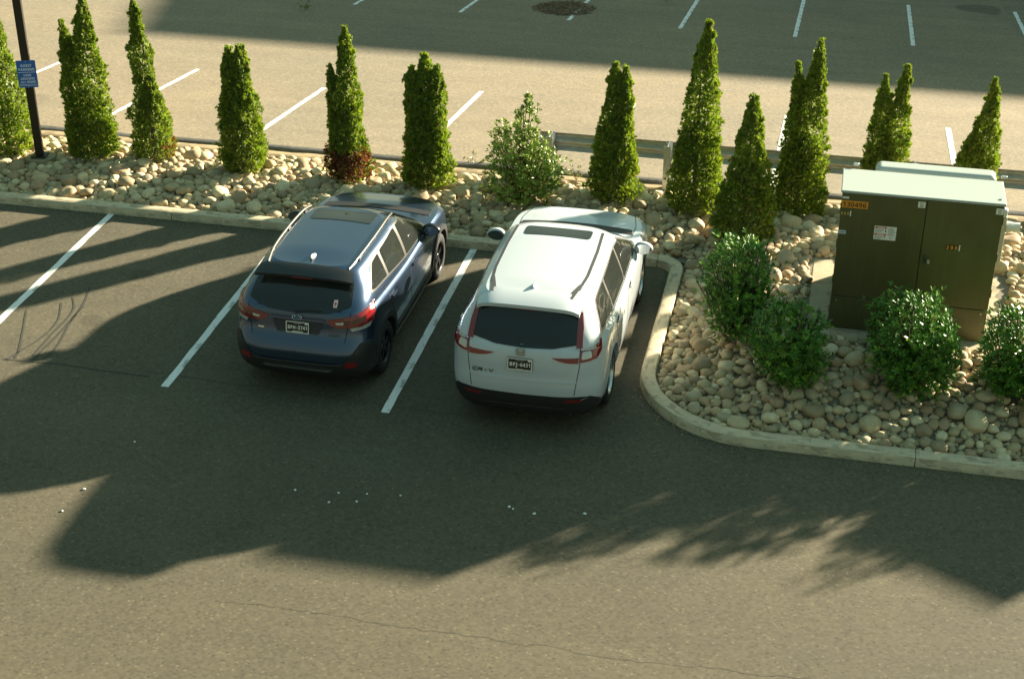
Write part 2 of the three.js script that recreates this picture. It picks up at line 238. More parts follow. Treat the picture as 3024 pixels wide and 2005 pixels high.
cedar('arborvitae', 'slim arborvitae with a pinched waist below its knobby top', [-0.06, -1.9], [LD(2.8, 0.27, -0.06, 0, 0.75, -0.03), LD(1.5, 0.34, 0.07, 0.04)], 103, { dead: (p, r) => p.x > 0.22 && p.y < 0.42 && r() < 0.5 });
cedar('arborvitae', 'short stout arborvitae with two small blunt tips', [1.55, -1.7], [LD(2.2, 0.3, 0.1, 0, 0.4), LD(2.16, 0.25, -0.1, 0, 0.4), LD(1.7, 0.37, 0.03, 0, 0.3)], 104, { pow: 0.55 });
cedar('arborvitae', 'arborvitae with a rusty brown dead patch around its foot', [3.34, -1.68], [LD(2.62, 0.26, 0.05, 0, 0.4), LD(2.0, 0.17, -0.2, 0.04, 0.3), LD(1.5, 0.36, 0, 0, 0.25)], 105, { pow: 0.62, dead: (p, r, a) => { const q = p.y + 0.25 * (noise(p.x * 6, p.z * 6, 3) - 0.5); return q < 0.62 && q > 0.14 && p.z > -0.05 && r() < 0.9; } });
cedar('arborvitae', 'blunt three-pronged arborvitae behind the hood of the blue car', [4.62, -1.72], [LD(2.26, 0.3, 0, 0, 0.3), LD(2.05, 0.24, -0.2, 0.02), LD(2.1, 0.24, 0.2, 0.02), LD(1.3, 0.4, 0.02, 0)], 106, { pow: 0.55 });
cedar('arborvitae', 'arborvitae between the two guardrail posts, wispy at its tip', [7.58, -1.9], [LD(2.3, 0.3, -0.04, 0, 0.3), LD(2.25, 0.24, 0.12, 0, 0.3), LD(1.5, 0.4, 0, 0)], 107, { pow: 0.6 });
cedar('arborvitae', 'tallest arborvitae of the row, standing by a guardrail post', [8.84, -1.72], [LD(3.1, 0.34, 0.06, 0, 0.35), LD(1.6, 0.42, 0, 0)], 108, { pow: 0.75 });
cedar('arborvitae', 'shorter cone-shaped arborvitae set forward behind the leafy shrub', [9.7, -0.5], [LD(2.36, 0.36, 0, 0, 0.3), LD(1.5, 0.42, 0, 0)], 109, { pow: 0.75 });
cedar('arborvitae', 'twin-pointed arborvitae to the side of the green utility cabinet', [10.4, -1.75], [LD(2.85, 0.32, 0.12, 0, 0.35), LD(2.5, 0.22, -0.16, 0.02, 0.35), LD(1.5, 0.44, 0, 0)], 110);
cedar('arborvitae', 'fork-topped arborvitae rising behind the green utility cabinet', [11.62, -2.1], [LD(2.52, 0.25, 0.16, 0, 0.45), LD(2.36, 0.27, -0.12, 0.02, 0.3), LD(1.4, 0.4, 0, 0)], 111);
cedar('arborvitae', 'single lopsided arborvitae rising behind the cabinet roof', [13.0, -2.3], [LD(2.4, 0.27, 0.06, 0, 0.35), LD(1.6, 0.34, -0.12, 0)], 112);
// broad-leaved shrubs: rosettes of glossy leaves at the ends of shoots
function shrub(label, [x, z], lobes, seed, o = {}) {
  const t = thing(o.name ?? 'evergreen_shrub', label, 'shrub', [x, bedY(x, z) - 0.01, z], 0, o.group ?? 'leafy shrubs on the island');
  const r = rng(seed), pos = [], col = [], stems = [];
  const tri = (a, b, c, k) => { pos.push(a.x, a.y, a.z, b.x, b.y, b.z, c.x, c.y, c.z); for (let q = 0; q < 3; q++) col.push(...k); };
  const up = V(0, 1, 0);
  for (const [cx, cy, cz, rx, ry, n] of lobes) for (let i = 0; i < n; i++) {
    const a = r() * 6.2832, e = Math.asin(r() * 1.85 - 0.85), lump = 0.6 + 0.72 * fbm(Math.cos(a) * Math.cos(e) * 2.4 + 9, Math.sin(e) * 2.4 + 9, Math.sin(a) * Math.cos(e) * 2.4 + seed, 3);
    const k = (r() < 0.7 ? 0.85 + r() * 0.2 : 0.4 + r() * 0.45) * lump * (r() < 0.12 ? 1.12 + r() * 0.2 : 1), out = V(Math.cos(a) * Math.cos(e), Math.sin(e), Math.sin(a) * Math.cos(e));
    const c = V(cx + out.x * rx * k, Math.max(0.08, cy + out.y * ry * k), cz + out.z * rx * k), axis = out.clone().multiplyScalar(0.8).addScaledVector(up, 0.7).add(V((r() - 0.5) * 0.7, (r() - 0.5) * 0.4, (r() - 0.5) * 0.7)).normalize();
    const e1 = V(0.3, 0.9, -0.4).cross(axis).normalize(), e2 = axis.clone().cross(e1), m = o.leaves ?? 7, tone = 0.65 + r() * 0.7, young = r() < (o.young ?? 0.25) ? 1 : 0;
    for (let q = 0; q < m; q++) {
      const b = q / m * 6.2832 + r(), len = (o.len ?? 0.065) * (0.7 + r() * 0.6), w = len * (o.wid ?? 0.17), sp = 0.5 + r() * 0.7;
      const d = axis.clone().multiplyScalar(1).addScaledVector(e1, Math.cos(b) * sp).addScaledVector(e2, Math.sin(b) * sp).normalize(), s = d.clone().cross(axis).normalize().multiplyScalar(w), s0 = c.clone().addScaledVector(axis, -r() * 0.05), tip = s0.clone().addScaledVector(d, len).addScaledVector(up, -len * 0.12), mid = s0.clone().addScaledVector(d, len * 0.5), fold = d.clone().cross(s).normalize().multiplyScalar(w * 0.35);
      const kk = tone * (0.85 + r() * 0.3), cc = o.colour ? o.colour(kk, young) : young ? [0.2 * kk, 0.35 * kk, 0.04 * kk] : [0.09 * kk, 0.21 * kk, 0.028 * kk];
      const l = mid.clone().add(s).add(fold), rr = mid.clone().sub(s).add(fold);
      tri(s0, l, tip, cc); tri(s0, tip, rr, cc);
    }
    if (i % (o.every ?? 14) === 0) stems.push(tube([[0, 0, 0], [c.x * 0.45, c.y * 0.4, c.z * 0.45], [c.x, c.y, c.z]], o.stem ?? 0.007, 5, 4));
  }
  part('stems', merge(stems), barkMat, t); part('foliage', leafGeo(pos, col), shrubMat, t);
  return t;
}
shrub('tall leafy shrub in front of the shorter cone-shaped arborvitae', [9.85, 2.5], [[-0.02, 0.95, 0, 0.44, 0.58, 899], [0.05, 0.5, 0.05, 0.42, 0.42, 609]], 201, { len: 0.06, young: 0.4 });
shrub('low leafy shrub between the tall shrub and the cabinet pad', [10.55, 3.36], [[0, 0.6, 0, 0.46, 0.5, 812], [0.12, 0.35, 0.1, 0.36, 0.3, 377]], 202, { young: 0.3 });
shrub('round glossy shrub in front of the cabinet doors', [12.03, 3.27], [[-0.05, 0.72, 0, 0.5, 0.56, 1160], [0.1, 0.4, 0.12, 0.42, 0.36, 522], [0.28, 0.62, 0.05, 0.3, 0.36, 348]], 203, { young: 0.2 });
shrub('round glossy shrub beyond the right corner of the cabinet pad', [13.3, 3.22], [[0, 0.62, 0, 0.48, 0.54, 1102], [0.05, 0.35, 0.08, 0.42, 0.32, 464]], 204, { young: 0.2 });
shrub('round glossy shrub farther along the island kerb', [14.8, 3.2], [[0, 0.62, 0, 0.5, 0.54, 609]], 205, { young: 0.2 });
shrub('loose pale sapling shrub with thin shoots, in front of a guardrail post', [6.2, -1.6], [[0.0, 0.45, 0, 0.62, 0.42, 620], [-0.1, 0.85, 0, 0.44, 0.45, 400], [0.26, 0.62, 0.1, 0.38, 0.4, 300], [0.04, 1.25, 0, 0.2, 0.42, 130], [-0.32, 1.08, 0.02, 0.14, 0.3, 60], [0.06, 1.6, 0, 0.08, 0.2, 34]], 206, { name: 'sapling_shrub', group: 'sapling', len: 0.055, wid: 0.26, leaves: 6, every: 9, stem: 0.005, colour: (k, y) => y ? [0.34 * k, 0.42 * k, 0.08 * k] : [0.22 * k, 0.32 * k, 0.05 * k], young: 0.5 });
// weeds along the lip of the far lot
function weed(label, x, z, y, h, seed) { const r = rng(seed), t = thing('weed', label, 'weed', [x, y, z], 0, 'weeds at the edge of the far lot'), pos = [], col = [], st = []; for (let i = 0; i < 9; i++) { const a = r() * 6.28, l = h * (0.5 + r() * 0.6), e = V(Math.cos(a) * l * 0.7, l * 0.7, Math.sin(a) * l * 0.7); st.push(tube([[0, 0, 0], [e.x * 0.4, e.y * 0.6, e.z * 0.4], [e.x, e.y, e.z]], 0.003, 5, 4)); for (let k = 0; k < 10; k++) { const c = e.clone().multiplyScalar(0.35 + 0.65 * r()), d = V(r() - 0.5, r() - 0.3, r() - 0.5).normalize().multiplyScalar(0.05), s = V(r() - 0.5, r() - 0.5, r() - 0.5).cross(d).normalize().multiplyScalar(0.012), q = 0.7 + r() * 0.6; for (const v of [c, c.clone().addScaledVector(d, 0.5).add(s), c.clone().add(d), c, c.clone().add(d), c.clone().addScaledVector(d, 0.5).sub(s)]) { pos.push(v.x, v.y, v.z); col.push(0.19 * q, 0.22 * q, 0.05 * q); } } } part('stems', merge(st), std([0.3, 0.26, 0.1], 0.9), t); part('foliage', leafGeo(pos, col), shrubMat, t); }
weed('small pale weed in a crack beside the asphalt lip', 5.1, -3.12, farY(-3.12), 0.3, 31);
weed('dry weed stalk leaning by the guardrail gap', 6.85, -2.72, 0.06, 0.34, 32);
weed('green weed tuft at the back of the far lot stalls', 6.2, -20.2, farY(-20.2), 0.4, 33);
weed('green weed tuft at the far lot edge beyond the slim arborvitae', -2.2, -15.6, farY(-15.6), 0.35, 34);
// ------------------------------------------------------------------ river stones
{
  const r = rng(77), variants = [];
  for (let k = 0; k < 9; k++) { const g = mergeVertices(new THREE.IcosahedronGeometry(1, 3).deleteAttribute('normal').deleteAttribute('uv'), 1e-4), p = g.attributes.position, uv = []; for (let i = 0; i < p.count; i++) { const v = V().fromBufferAttribute(p, i); const q = 0.74 + 0.54 * fbm(v.x * 1.05 + k * 11, v.y * 1.05, v.z * 1.05 + k * 5, 2) + (k % 3 === 2 ? -0.3 * Math.max(0, v.x * 0.7 + v.y * 0.7 - 0.6) : 0); const sq = 1 / Math.pow(Math.pow(Math.abs(v.x), 2.5) + Math.pow(Math.abs(v.y), 2.5) + Math.pow(Math.abs(v.z), 2.5), 0.4); v.multiplyScalar(q * lerp(1, sq, k % 2 ? 0.8 : 0.3)); p.setXYZ(i, v.x, v.y, v.z); uv.push(Math.atan2(v.z, v.x) / 6.28 + 0.5, v.y * 0.5 + 0.5); } g.setAttribute('uv', new THREE.Float32BufferAttribute(uv, 2)); g.computeVertexNormals(); variants.push(g); }
  const stoneTex = texture(256, 128, (i, j) => { const n = fbm(Math.cos(i / 256 * 6.283) * 4 + 9, Math.sin(i / 256 * 6.283) * 4 + 9, j / 18, 4), s = hash(i, j, 41), vein = Math.abs(fbm(i / 40, j / 22, 3, 3) - 0.5) < 0.012 ? 0.08 : 0; const k = 0.86 + (n - 0.5) * 0.34 + (s - 0.5) * 0.12 + vein; return [toS(k), toS(k * 0.985), toS(k * 0.96)]; });
  const tones = [[0.509, 0.392, 0.225], [0.609, 0.485, 0.288], [0.431, 0.344, 0.211], [0.688, 0.566, 0.347], [0.53, 0.379, 0.216], [0.487, 0.411, 0.261], [0.369, 0.286, 0.167], [0.755, 0.635, 0.404], [0.542, 0.433, 0.249], [0.469, 0.332, 0.194]];
  const mats = tones.map(c => std(c, 0.8, 0, { map: stoneTex })), stuffMat = std('#fff', 0.8, 0, { map: stoneTex });
  const blocked = (x, z) => (x > 10.68 && x < 13.38 && z > 0.05 && z < 2.4) || Math.hypot(x + 1.86, z + 1.4) < 0.27 || [[-2.5, -1.55], [-1.1, -1.75], [-0.06, -1.9], [1.55, -1.7], [3.34, -1.68], [4.62, -1.72], [7.58, -1.9], [8.84, -1.72], [9.7, -0.5], [10.4, -1.75], [11.62, -2.1], [13, -2.3], [6.2, -1.6], [9.85, 2], [10.55, 3.36], [12.03, 3.27], [13.3, 3.22]].some(([a, b]) => Math.hypot(x - a, z - b) < 0.14);
  const cell = 0.4, hashGrid = new Map(), list = [];
  const put = (x, z, s, k, y) => { const key = Math.floor(x / cell) + ',' + Math.floor(z / cell); if (!hashGrid.has(key)) hashGrid.set(key, []); const q = { x, z, s, y }; hashGrid.get(key).push(q); list.push(q); return q; };
  const near = (x, z, s, f) => { const i = Math.floor(x / cell), j = Math.floor(z / cell); for (let a = -1; a <= 1; a++) for (let b = -1; b <= 1; b++) for (const q of hashGrid.get((i + a) + ',' + (j + b)) ?? []) if (Math.hypot(q.x - x, q.z - z) < (q.s + s) * f) return true; return false; };
  for (const [n, s0, s1, f, sink] of [[500, 0.13, 0.165, 0.8, 0.5], [16000, 0.075, 0.135, 0.72, 0.5], [40000, 0.05, 0.085, 0.66, 0.42], [80000, 0.03, 0.052, 0.56, 0.3]])
    for (let i = 0; i < n; i++) { const x = -6 + r() * 22, z = EDGE_Z + 0.3 + r() * 6.9; if (!inBed(x, z) || blocked(x, z)) continue; const s = s0 + (s1 - s0) * r() * r(); const edge = !inBed(x + s * 0.8, z) || !inBed(x - s * 0.8, z) || !inBed(x, z + s * 0.8) || !inBed(x, z - s * 0.8); if (edge || near(x, z, s, f)) continue; const q = put(x, z, s); q.y = bedY(x, z) + s * sink * 0.8; }
  const eye = camera.position, fr = new THREE.Frustum(); camera.updateMatrixWorld(); camera.updateProjectionMatrix(); fr.setFromProjectionMatrix(new THREE.Matrix4().multiplyMatrices(camera.projectionMatrix, camera.matrixWorldInverse));
  for (const q of list) { q.big = fr.containsPoint(V(q.x, q.y, q.z)) && !(Math.abs(q.x - 12) < 1.4 && q.z < 0.4 && q.z > -1.6) ? q.s / Math.hypot(q.x - eye.x, q.y - eye.y, q.z - eye.z) : 0; q.flat = 0.48 + r() * 0.3; q.long = 0.6 + r() * 0.4; q.e = new THREE.Euler((r() - 0.5) * 0.7, r() * 6.28, (r() - 0.5) * 0.7); q.k = Math.floor(r() * 9); q.t = Math.floor(r() * tones.length); q.j = 0.85 + r() * 0.3; }
  list.sort((a, b) => b.big - a.big);
  const words = ['tan', 'pale tan', 'brown-grey', 'cream', 'reddish tan', 'grey', 'dark brown', 'whitish', 'golden tan', 'reddish brown'];
  list.slice(0, 300).forEach(q => { const m = part(numbered('river_stone'), variants[q.k], mats[q.t], scene); m.position.set(q.x, q.y, q.z); m.rotation.copy(q.e); m.scale.set(q.s, q.s * q.flat, q.s * q.long); const at = q.x > 8.93 ? q.z > 2.4 ? 'on the rise behind the rounded kerb of the island' : q.z > -0.3 ? 'beside the cabinet pad on the island' : 'among the evergreens behind the island' : 'in the bed behind the straight kerb'; m.userData = { label: `${q.s > 0.125 ? 'broad' : q.flat < 0.6 ? 'flat' : 'rounded'} ${words[q.t]} river stone ${at}`, category: 'stone', group: 'largest stones of the rock bed' }; });
  const rest = list.slice(300), bed = new THREE.Group(); bed.name = 'river_stone_bed'; bed.userData = { kind: 'stuff', label: 'bed of smaller tan and grey river stones behind the kerb', category: 'stones' }; scene.add(bed);
  for (let k = 0; k < 9; k++) { const mine = rest.filter(q => q.k === k), im = new THREE.InstancedMesh(variants[k], stuffMat, mine.length), M = new THREE.Matrix4(), Q = new THREE.Quaternion(); im.name = 'stones'; im.userData = { kind: 'stuff' }; mine.forEach((q, i) => { M.compose(V(q.x, q.y, q.z), Q.setFromEuler(q.e), V(q.s, q.s * q.flat, q.s * q.long)); im.setMatrixAt(i, M); im.setColorAt(i, lin(...tones[q.t].map(c => c * q.j))); }); shadows(im); bed.add(im); }
  { // grit washed against the foot of the kerb
    const im = new THREE.InstancedMesh(variants[1], stuffMat, 2600), M = new THREE.Matrix4(), Q = new THREE.Quaternion(); im.name = 'gutter_grit'; im.userData = { kind: 'stuff', label: 'fine tan grit lying along the foot of the kerb', category: 'grit' };
    for (let i = 0; i < 2600; i++) { const p = kerbPath[Math.floor(r() * kerbPath.length)], s = 0.003 + 0.008 * r() * r(), d = 0.008 + 0.16 * Math.pow(r(), 2.6), al = (r() - 0.5) * 0.26; M.compose(V(p.x - p.nx * d + p.nz * al, s * 0.4, p.z - p.nz * d - p.nx * al), Q.setFromEuler(new THREE.Euler(0, r() * 6, 0)), V(s, s * 0.6, s * 0.8)); im.setMatrixAt(i, M); im.setColorAt(i, lin(...tones[Math.floor(r() * tones.length)].map(c => c * 0.6))); }
    shadows(im); scene.add(im);
  }
  { const pos = [], col = []; for (let i = 0; i < 420; i++) { const q = list[Math.floor(r() * list.length)], b = r() * 6.28, s = 0.018 + r() * 0.022, y = q.y + q.s * q.flat * 0.85 + r() * 0.01, k = 0.6 + r() * 0.8; for (const [d, e] of [[0, 0], [2.3, 0.01], [4.1, 0.004]]) { pos.push(q.x + Math.cos(b + d) * s + (i % 7) * 0.006, y + e, q.z + Math.sin(b + d) * s); col.push(0.26 * k, 0.17 * k, 0.07 * k); } } const m = part('dry_leaves', leafGeo(pos, col), std('#fff', 0.95, 0, { vertexColors: true, side: THREE.DoubleSide }), scene); m.userData = { kind: 'stuff', label: 'small dry brown leaves scattered over the river stones', category: 'leaves' }; }
}
// ------------------------------------------------------------------ utility cabinet on its pad
const plainSteel = std([0.5, 0.52, 0.53], 0.45, 0.85);
{
  const pad = thing('concrete_pad', 'flat concrete pad under the green utility cabinet', 'concrete pad', [12.0, 0.26, 1.24]);
  const pg = box(2.52, 0.2, 2.24, 0, 0.08, 0, 0.015); part('slab', pg, std([0.75, 0.74, 0.72], 0.92, 0, { map: concreteTex }), pad);
  const y0 = 0.444;
  const c = thing('utility_cabinet', 'olive green padmount transformer cabinet with two doors and stickers', 'transformer', [11.98, y0, 1.24]);
  const olive = phys([0.105, 0.098, 0.03], { roughness: 0.42, clearcoat: 0.25, clearcoatRoughness: 0.4, map: texture(256, 256, (i, j) => { const n = fbm(i / 50, j / 50, 31, 4), st = fbm(i / 5, j / 90, 5, 3), s = hash(i, j, 8); let k = 0.86 + (n - 0.5) * 0.3 + (st > 0.6 ? (st - 0.6) * 0.8 : 0) + (s - 0.5) * 0.05; return [toS(k), toS(k), toS(k * 0.97)]; }), bumpMap: texture(128, 128, (i, j) => { const n = 0.5 + 0.3 * (fbm(i / 9, j / 9, 3, 3) - 0.5); return [n, n, n]; }, false), bumpScale: 0.0006 });
  const H = 2.36 - y0, zf = 0.88;                                  // front plane, local
  part('body', box(1.93, H - 0.02, 0.66, 0, (H - 0.02) / 2, zf - 0.02 - 0.33, 0.012), olive, c);
  // doors: two leaves above a fixed sill panel, gaps between them
  const dY0 = 0.46, dY1 = H - 0.03;
  const left = part('door', box(1.025, dY1 - dY0, 0.03, -0.4585, (dY0 + dY1) / 2, zf - 0.005, 0.008), olive, c), right = part('door', box(0.915, dY1 - dY0, 0.03, 0.5195, (dY0 + dY1) / 2, zf - 0.005, 0.008), olive, c);
  part('sill_panel', box(1.95, dY0 - 0.008, 0.028, 0, (dY0 - 0.008) / 2, zf - 0.006, 0.006), olive, c);
  const roofMat = phys([0.42, 0.46, 0.41], { roughness: 0.35, clearcoat: 0.5, clearcoatRoughness: 0.25 });
  part('roof', box(1.98, 0.035, 0.73, 0, H - 0.008, zf - 0.345, 0.012), roofMat, c);
  // tank behind the doors with a domed lid
  part('tank', box(1.86, H - 0.38, 0.86, 0, (H - 0.38) / 2, zf - 0.70 - 0.44, 0.04), olive, c);
  const lid = part('tank_lid', box(1.5, 0.44, 0.3, 0.17, H - 0.19, zf - 0.74 - 0.17, 0.08), roofMat, c);
  part('lid_clip', box(0.07, 0.03, 0.04, -0.83, 0.06 + H - 0.02, 0, 0.006).translate(0, 0, zf - 0.74 - 0.05), plainSteel, c); part('lid_clip', box(0.07, 0.03, 0.04, 1.0, 0.05 + H - 0.02, zf - 0.74 - 0.05, 0.006), plainSteel, c);
  part('seam_bolt', new THREE.CylinderGeometry(0.02, 0.02, 0.012, 10).translate(0.93, H + 0.014, zf - 0.12), plainSteel, c);
  // handle and padlock hasp
  const hd = part('door_handle', merge([box(0.05, 0.09, 0.02, 0.13, 1.1, zf + 0.018, 0.006), box(0.012, 0.07, 0.05, 0.13, 1.08, zf + 0.045, 0.004)]), std([0.09, 0.095, 0.05], 0.5, 0.3), c);
  part('padlock', merge([box(0.035, 0.04, 0.018, 0.165, 1.065, zf + 0.035, 0.005), new THREE.TorusGeometry(0.014, 0.004, 6, 12, Math.PI).translate(0.165, 1.085, zf + 0.035)]), plainSteel, hd);
  for (const y of [0.7, 1.2, 1.7]) for (const x of [-0.972, 0.978]) part('hinge', new THREE.CylinderGeometry(0.011, 0.011, 0.11, 10).translate(x, y, zf + 0.006), olive, c);
  for (const x of [-0.9, -0.3, 0.3, 0.9]) part('panel_bolt', new THREE.CylinderGeometry(0.012, 0.012, 0.012, 8).rotateX(Math.PI / 2).translate(x, 0.4, zf + 0.012), plainSteel, c);
  // stickers
  const sticker = (w, h, x, y, draw, cw = 256, ch = 160) => part('sticker', box(w, h, 0.002, x, y, zf + 0.0125), std('#fff', 0.55, 0, { map: canvasTexture(cw, ch, draw) }), c);
  const Y = y => y - y0;
  sticker(0.33, 0.096, -0.81, Y(2.19), (x, w, h) => { x.fillStyle = '#e0962e'; x.fillRect(0, 0, w, h); x.fillStyle = '#4a2c08'; x.font = 'bold 86px sans-serif'; x.textAlign = 'center'; x.textBaseline = 'middle'; x.fillText('130496', w / 2, h / 2 + 4); }, 320, 96);
  const loose = (txt, col, w, h, x, y, cw, bar) => { const o = [...txt]; o.forEach((ch, i) => sticker(w, h, x + i * w * 1.02, y, (q, a, b) => { q.fillStyle = col[1]; q.fillRect(0, 0, a, b); q.fillStyle = col[0]; q.font = 'bold 60px sans-serif'; q.textAlign = 'center'; q.textBaseline = 'middle'; q.fillText(ch, a / 2, b / 2 + 3); }, 48, 64)); if (bar) sticker(0.014, h * 1.15, x + o.length * w * 1.02 - w * 0.2, y, (q, a, b) => { q.fillStyle = '#f0eee6'; q.fillRect(0, 0, a, b); }, 16, 64); };
  loose('600', ['#d9b765', '#4c4a22'], 0.036, 0.062, -0.95, Y(2.065), 0, true);
  loose('208', ['#f0a22c', '#3d2a10'], 0.05, 0.068, 0.375, Y(1.73), 0, true);
  sticker(0.27, 0.185, -0.40, Y(1.84), (x, w, h) => { x.fillStyle = '#f1ece2'; x.fillRect(0, 0, w, h); x.fillStyle = '#c84d12'; x.fillRect(8, 8, 134, 20); x.fillRect(8, 88, 134, 20); x.fillStyle = '#fff'; x.font = 'bold 17px sans-serif'; x.fillText('WARNING', 36, 24); x.fillText('WARNING', 36, 104); x.fillStyle = '#8d8578'; for (let k = 0; k < 4; k++) { x.fillRect(12, 38 + k * 11, 100 - k * 9, 4); x.fillRect(12, 118 + k * 10, 104 - k * 12, 4); } x.fillStyle = '#503018'; x.fillRect(126, 40, 12, 28); x.fillRect(122, 118, 12, 16); x.fillStyle = '#7b7568'; for (let k = 0; k < 8; k++) x.fillRect(158, 18 + k * 12, 60 + (k * 37) % 30, 4); x.fillRect(180, 128, 34, 8); });
  for (const [x, y] of [[-0.005, 2.265], [0.925, 2.265]]) sticker(0.088, 0.078, x, Y(y), (q, w, h) => { q.fillStyle = '#efebe0'; q.fillRect(0, 0, w, h); q.fillStyle = '#b7afa2'; q.fillRect(w * 0.2, h * 0.15, w * 0.6, h * 0.22); q.fillRect(w * 0.25, h * 0.48, w * 0.5, h * 0.4); }, 96, 84);
  sticker(0.08, 0.026, -0.925, Y(2.275), (q, w, h) => { q.fillStyle = '#e9e6da'; q.fillRect(0, 0, w, h); }, 64, 24);
  sticker(0.095, 0.05, -0.925, Y(1.805), (q, w, h) => { q.fillStyle = '#c9cbd2'; q.fillRect(0, 0, w, h); q.fillStyle = '#8f95a8'; q.fillRect(8, h * 0.35, w - 16, h * 0.3); }, 96, 52);
  // service conduit on the cabinet's right side
  const pipe = part('meter_box', box(0.1, 0.62, 0.12, 1.035, 1.68 - y0, 0.36, 0.01), std([0.52, 0.5, 0.4], 0.7), c);
  const pvc = std([0.74, 0.74, 0.7], 0.4);
  part('pipe', merge([new THREE.CylinderGeometry(0.062, 0.062, 0.17, 20).rotateZ(Math.PI / 2).translate(1.17, 1.84 - y0, 0.36), new THREE.CylinderGeometry(0.07, 0.07, 0.06, 20).rotateZ(Math.PI / 2).translate(1.12, 1.84 - y0, 0.36)]), pvc, pipe);
  part('cap', box(0.09, 0.1, 0.1, 1.035, 2.035 - y0, 0.36, 0.02), std([0.62, 0.66, 0.7], 0.35, 0.3), pipe);
}
{ // valve lid between the arborvitae
  const t = thing('valve_lid', 'round pale plastic valve lid lying among the stones', 'lid', [10.14, 0.17, -1.06]);
  part('rim', new THREE.CylinderGeometry(0.135, 0.15, 0.09, 28).translate(0, -0.02, 0), std([0.32, 0.38, 0.45], 0.5), t);
  part('cover', new THREE.LatheGeometry([[0, 0.034], [0.09, 0.033], [0.118, 0.026], [0.122, 0.01]].map(([a, b]) => new THREE.Vector2(a, b)), 28).translate(0, 0.015, 0), std([0.5, 0.58, 0.66], 0.45), t);
}
// added cabinet outside the frame, placed and turned to cast a shadow across the drive
{
  const t = thing('added_shadow_cabinet', 'olive green cabinet added out of view to cast a shadow across the drive', 'cabinet', [17.75, 0.4, 0.75], -0.5);
  const m = std([0.05, 0.056, 0.022], 0.5);
  part('body', box(1.8, 1.75, 1.3, 0, 0.875, 0, 0.015), m, t); part('roof', box(1.86, 0.04, 1.36, 0, 1.76, 0, 0.01), m, t); part('door', box(0.88, 1.4, 0.02, -0.45, 0.95, 0.655, 0.006), m, t); part('door', box(0.88, 1.4, 0.02, 0.45, 0.95, 0.655, 0.006), m, t);
}
// ------------------------------------------------------------------ lamp post with its sign
{
  const t = thing('lamp_post', 'square dark bronze lamp post on a round concrete footing', 'lamp post', [-1.86, 0.02, -1.4]);
  const bronze = std([0.035, 0.028, 0.018], 0.45, 0.4);
  part('footing', new THREE.CylinderGeometry(0.25, 0.26, 0.22, 32).translate(0, 0.11, 0), std([0.55, 0.54, 0.5], 0.95, 0, { map: concreteTex }), t);
  part('base_plate', box(0.24, 0.03, 0.24, 0, 0.235, 0, 0.004).rotateY(0.2), bronze, t);
  part('pole', box(0.127, 6.2, 0.127, 0, 3.35, 0, 0.01).rotateY(0.35), bronze, t);
  part('lamp_head', merge([box(0.36, 0.12, 0.62, 0, 6.5, 0.5, 0.03), box(0.08, 0.08, 0.3, 0, 6.45, 0.14)]), bronze, t);
  const s = thing('parking_sign', 'blue guest parking sign fixed to the dark lamp post', 'sign', [-1.86, 1.44, -1.4]);
  const face = canvasTexture(320, 480, (x, w, h) => {
    x.fillStyle = '#2a66b8'; x.fillRect(0, 0, w, h); x.fillStyle = '#e9edf2'; x.textAlign = 'center'; x.textBaseline = 'middle'; x.font = 'bold 62px sans-serif';
    x.fillText('GUEST', w / 2, 92); x.fillText('PARKING', w / 2, 160, 270); x.fillRect(10, 206, w - 20, 8); x.font = 'bold 54px sans-serif'; x.fillText('USER', w / 2, 262); x.fillText('ASSUMES', w / 2, 322, 270); x.fillText('ALL RISKS', w / 2, 382, 280); x.fillRect(10, 424, w - 20, 6); x.fillRect(10, 442, w - 20, 6);
  });
  const sh = new THREE.Shape(), w = 0.15, h = 0.225, r = 0.02; sh.moveTo(-w + r, -h); sh.lineTo(w - r, -h); sh.quadraticCurveTo(w, -h, w, -h + r); sh.lineTo(w, h - r); sh.quadraticCurveTo(w, h, w - r, h); sh.lineTo(-w + r, h); sh.quadraticCurveTo(-w, h, -w, h - r); sh.lineTo(-w, -h + r); sh.quadraticCurveTo(-w, -h, -w + r, -h);
  const fg = new THREE.ShapeGeometry(sh, 6), u = fg.attributes.uv; for (let i = 0; i < u.count; i++) u.setXY(i, fg.attributes.position.getX(i) / (2 * w) + 0.5, fg.attributes.position.getY(i) / (2 * h) + 0.5);
  const turn = new THREE.Matrix4().makeRotationY(0.35), place = g => g.applyMatrix4(turn).translate(0, 0.23, 0);
  part('plate', place(new THREE.ExtrudeGeometry(sh, { depth: 0.003, bevelEnabled: false }).translate(0, 0, 0.0665)), std([0.6, 0.62, 0.64], 0.5, 0.5), s);
  part('face', place(fg.translate(0, 0, 0.0715)), std('#fff', 0.5, 0, { map: face }), s);
  part('bolt', place(merge([new THREE.CylinderGeometry(0.008, 0.008, 0.008, 8).rotateX(Math.PI / 2).translate(0, 0.2, 0.074), new THREE.CylinderGeometry(0.008, 0.008, 0.008, 8).rotateX(Math.PI / 2).translate(0, -0.207, 0.074)])), plainSteel, s);
}
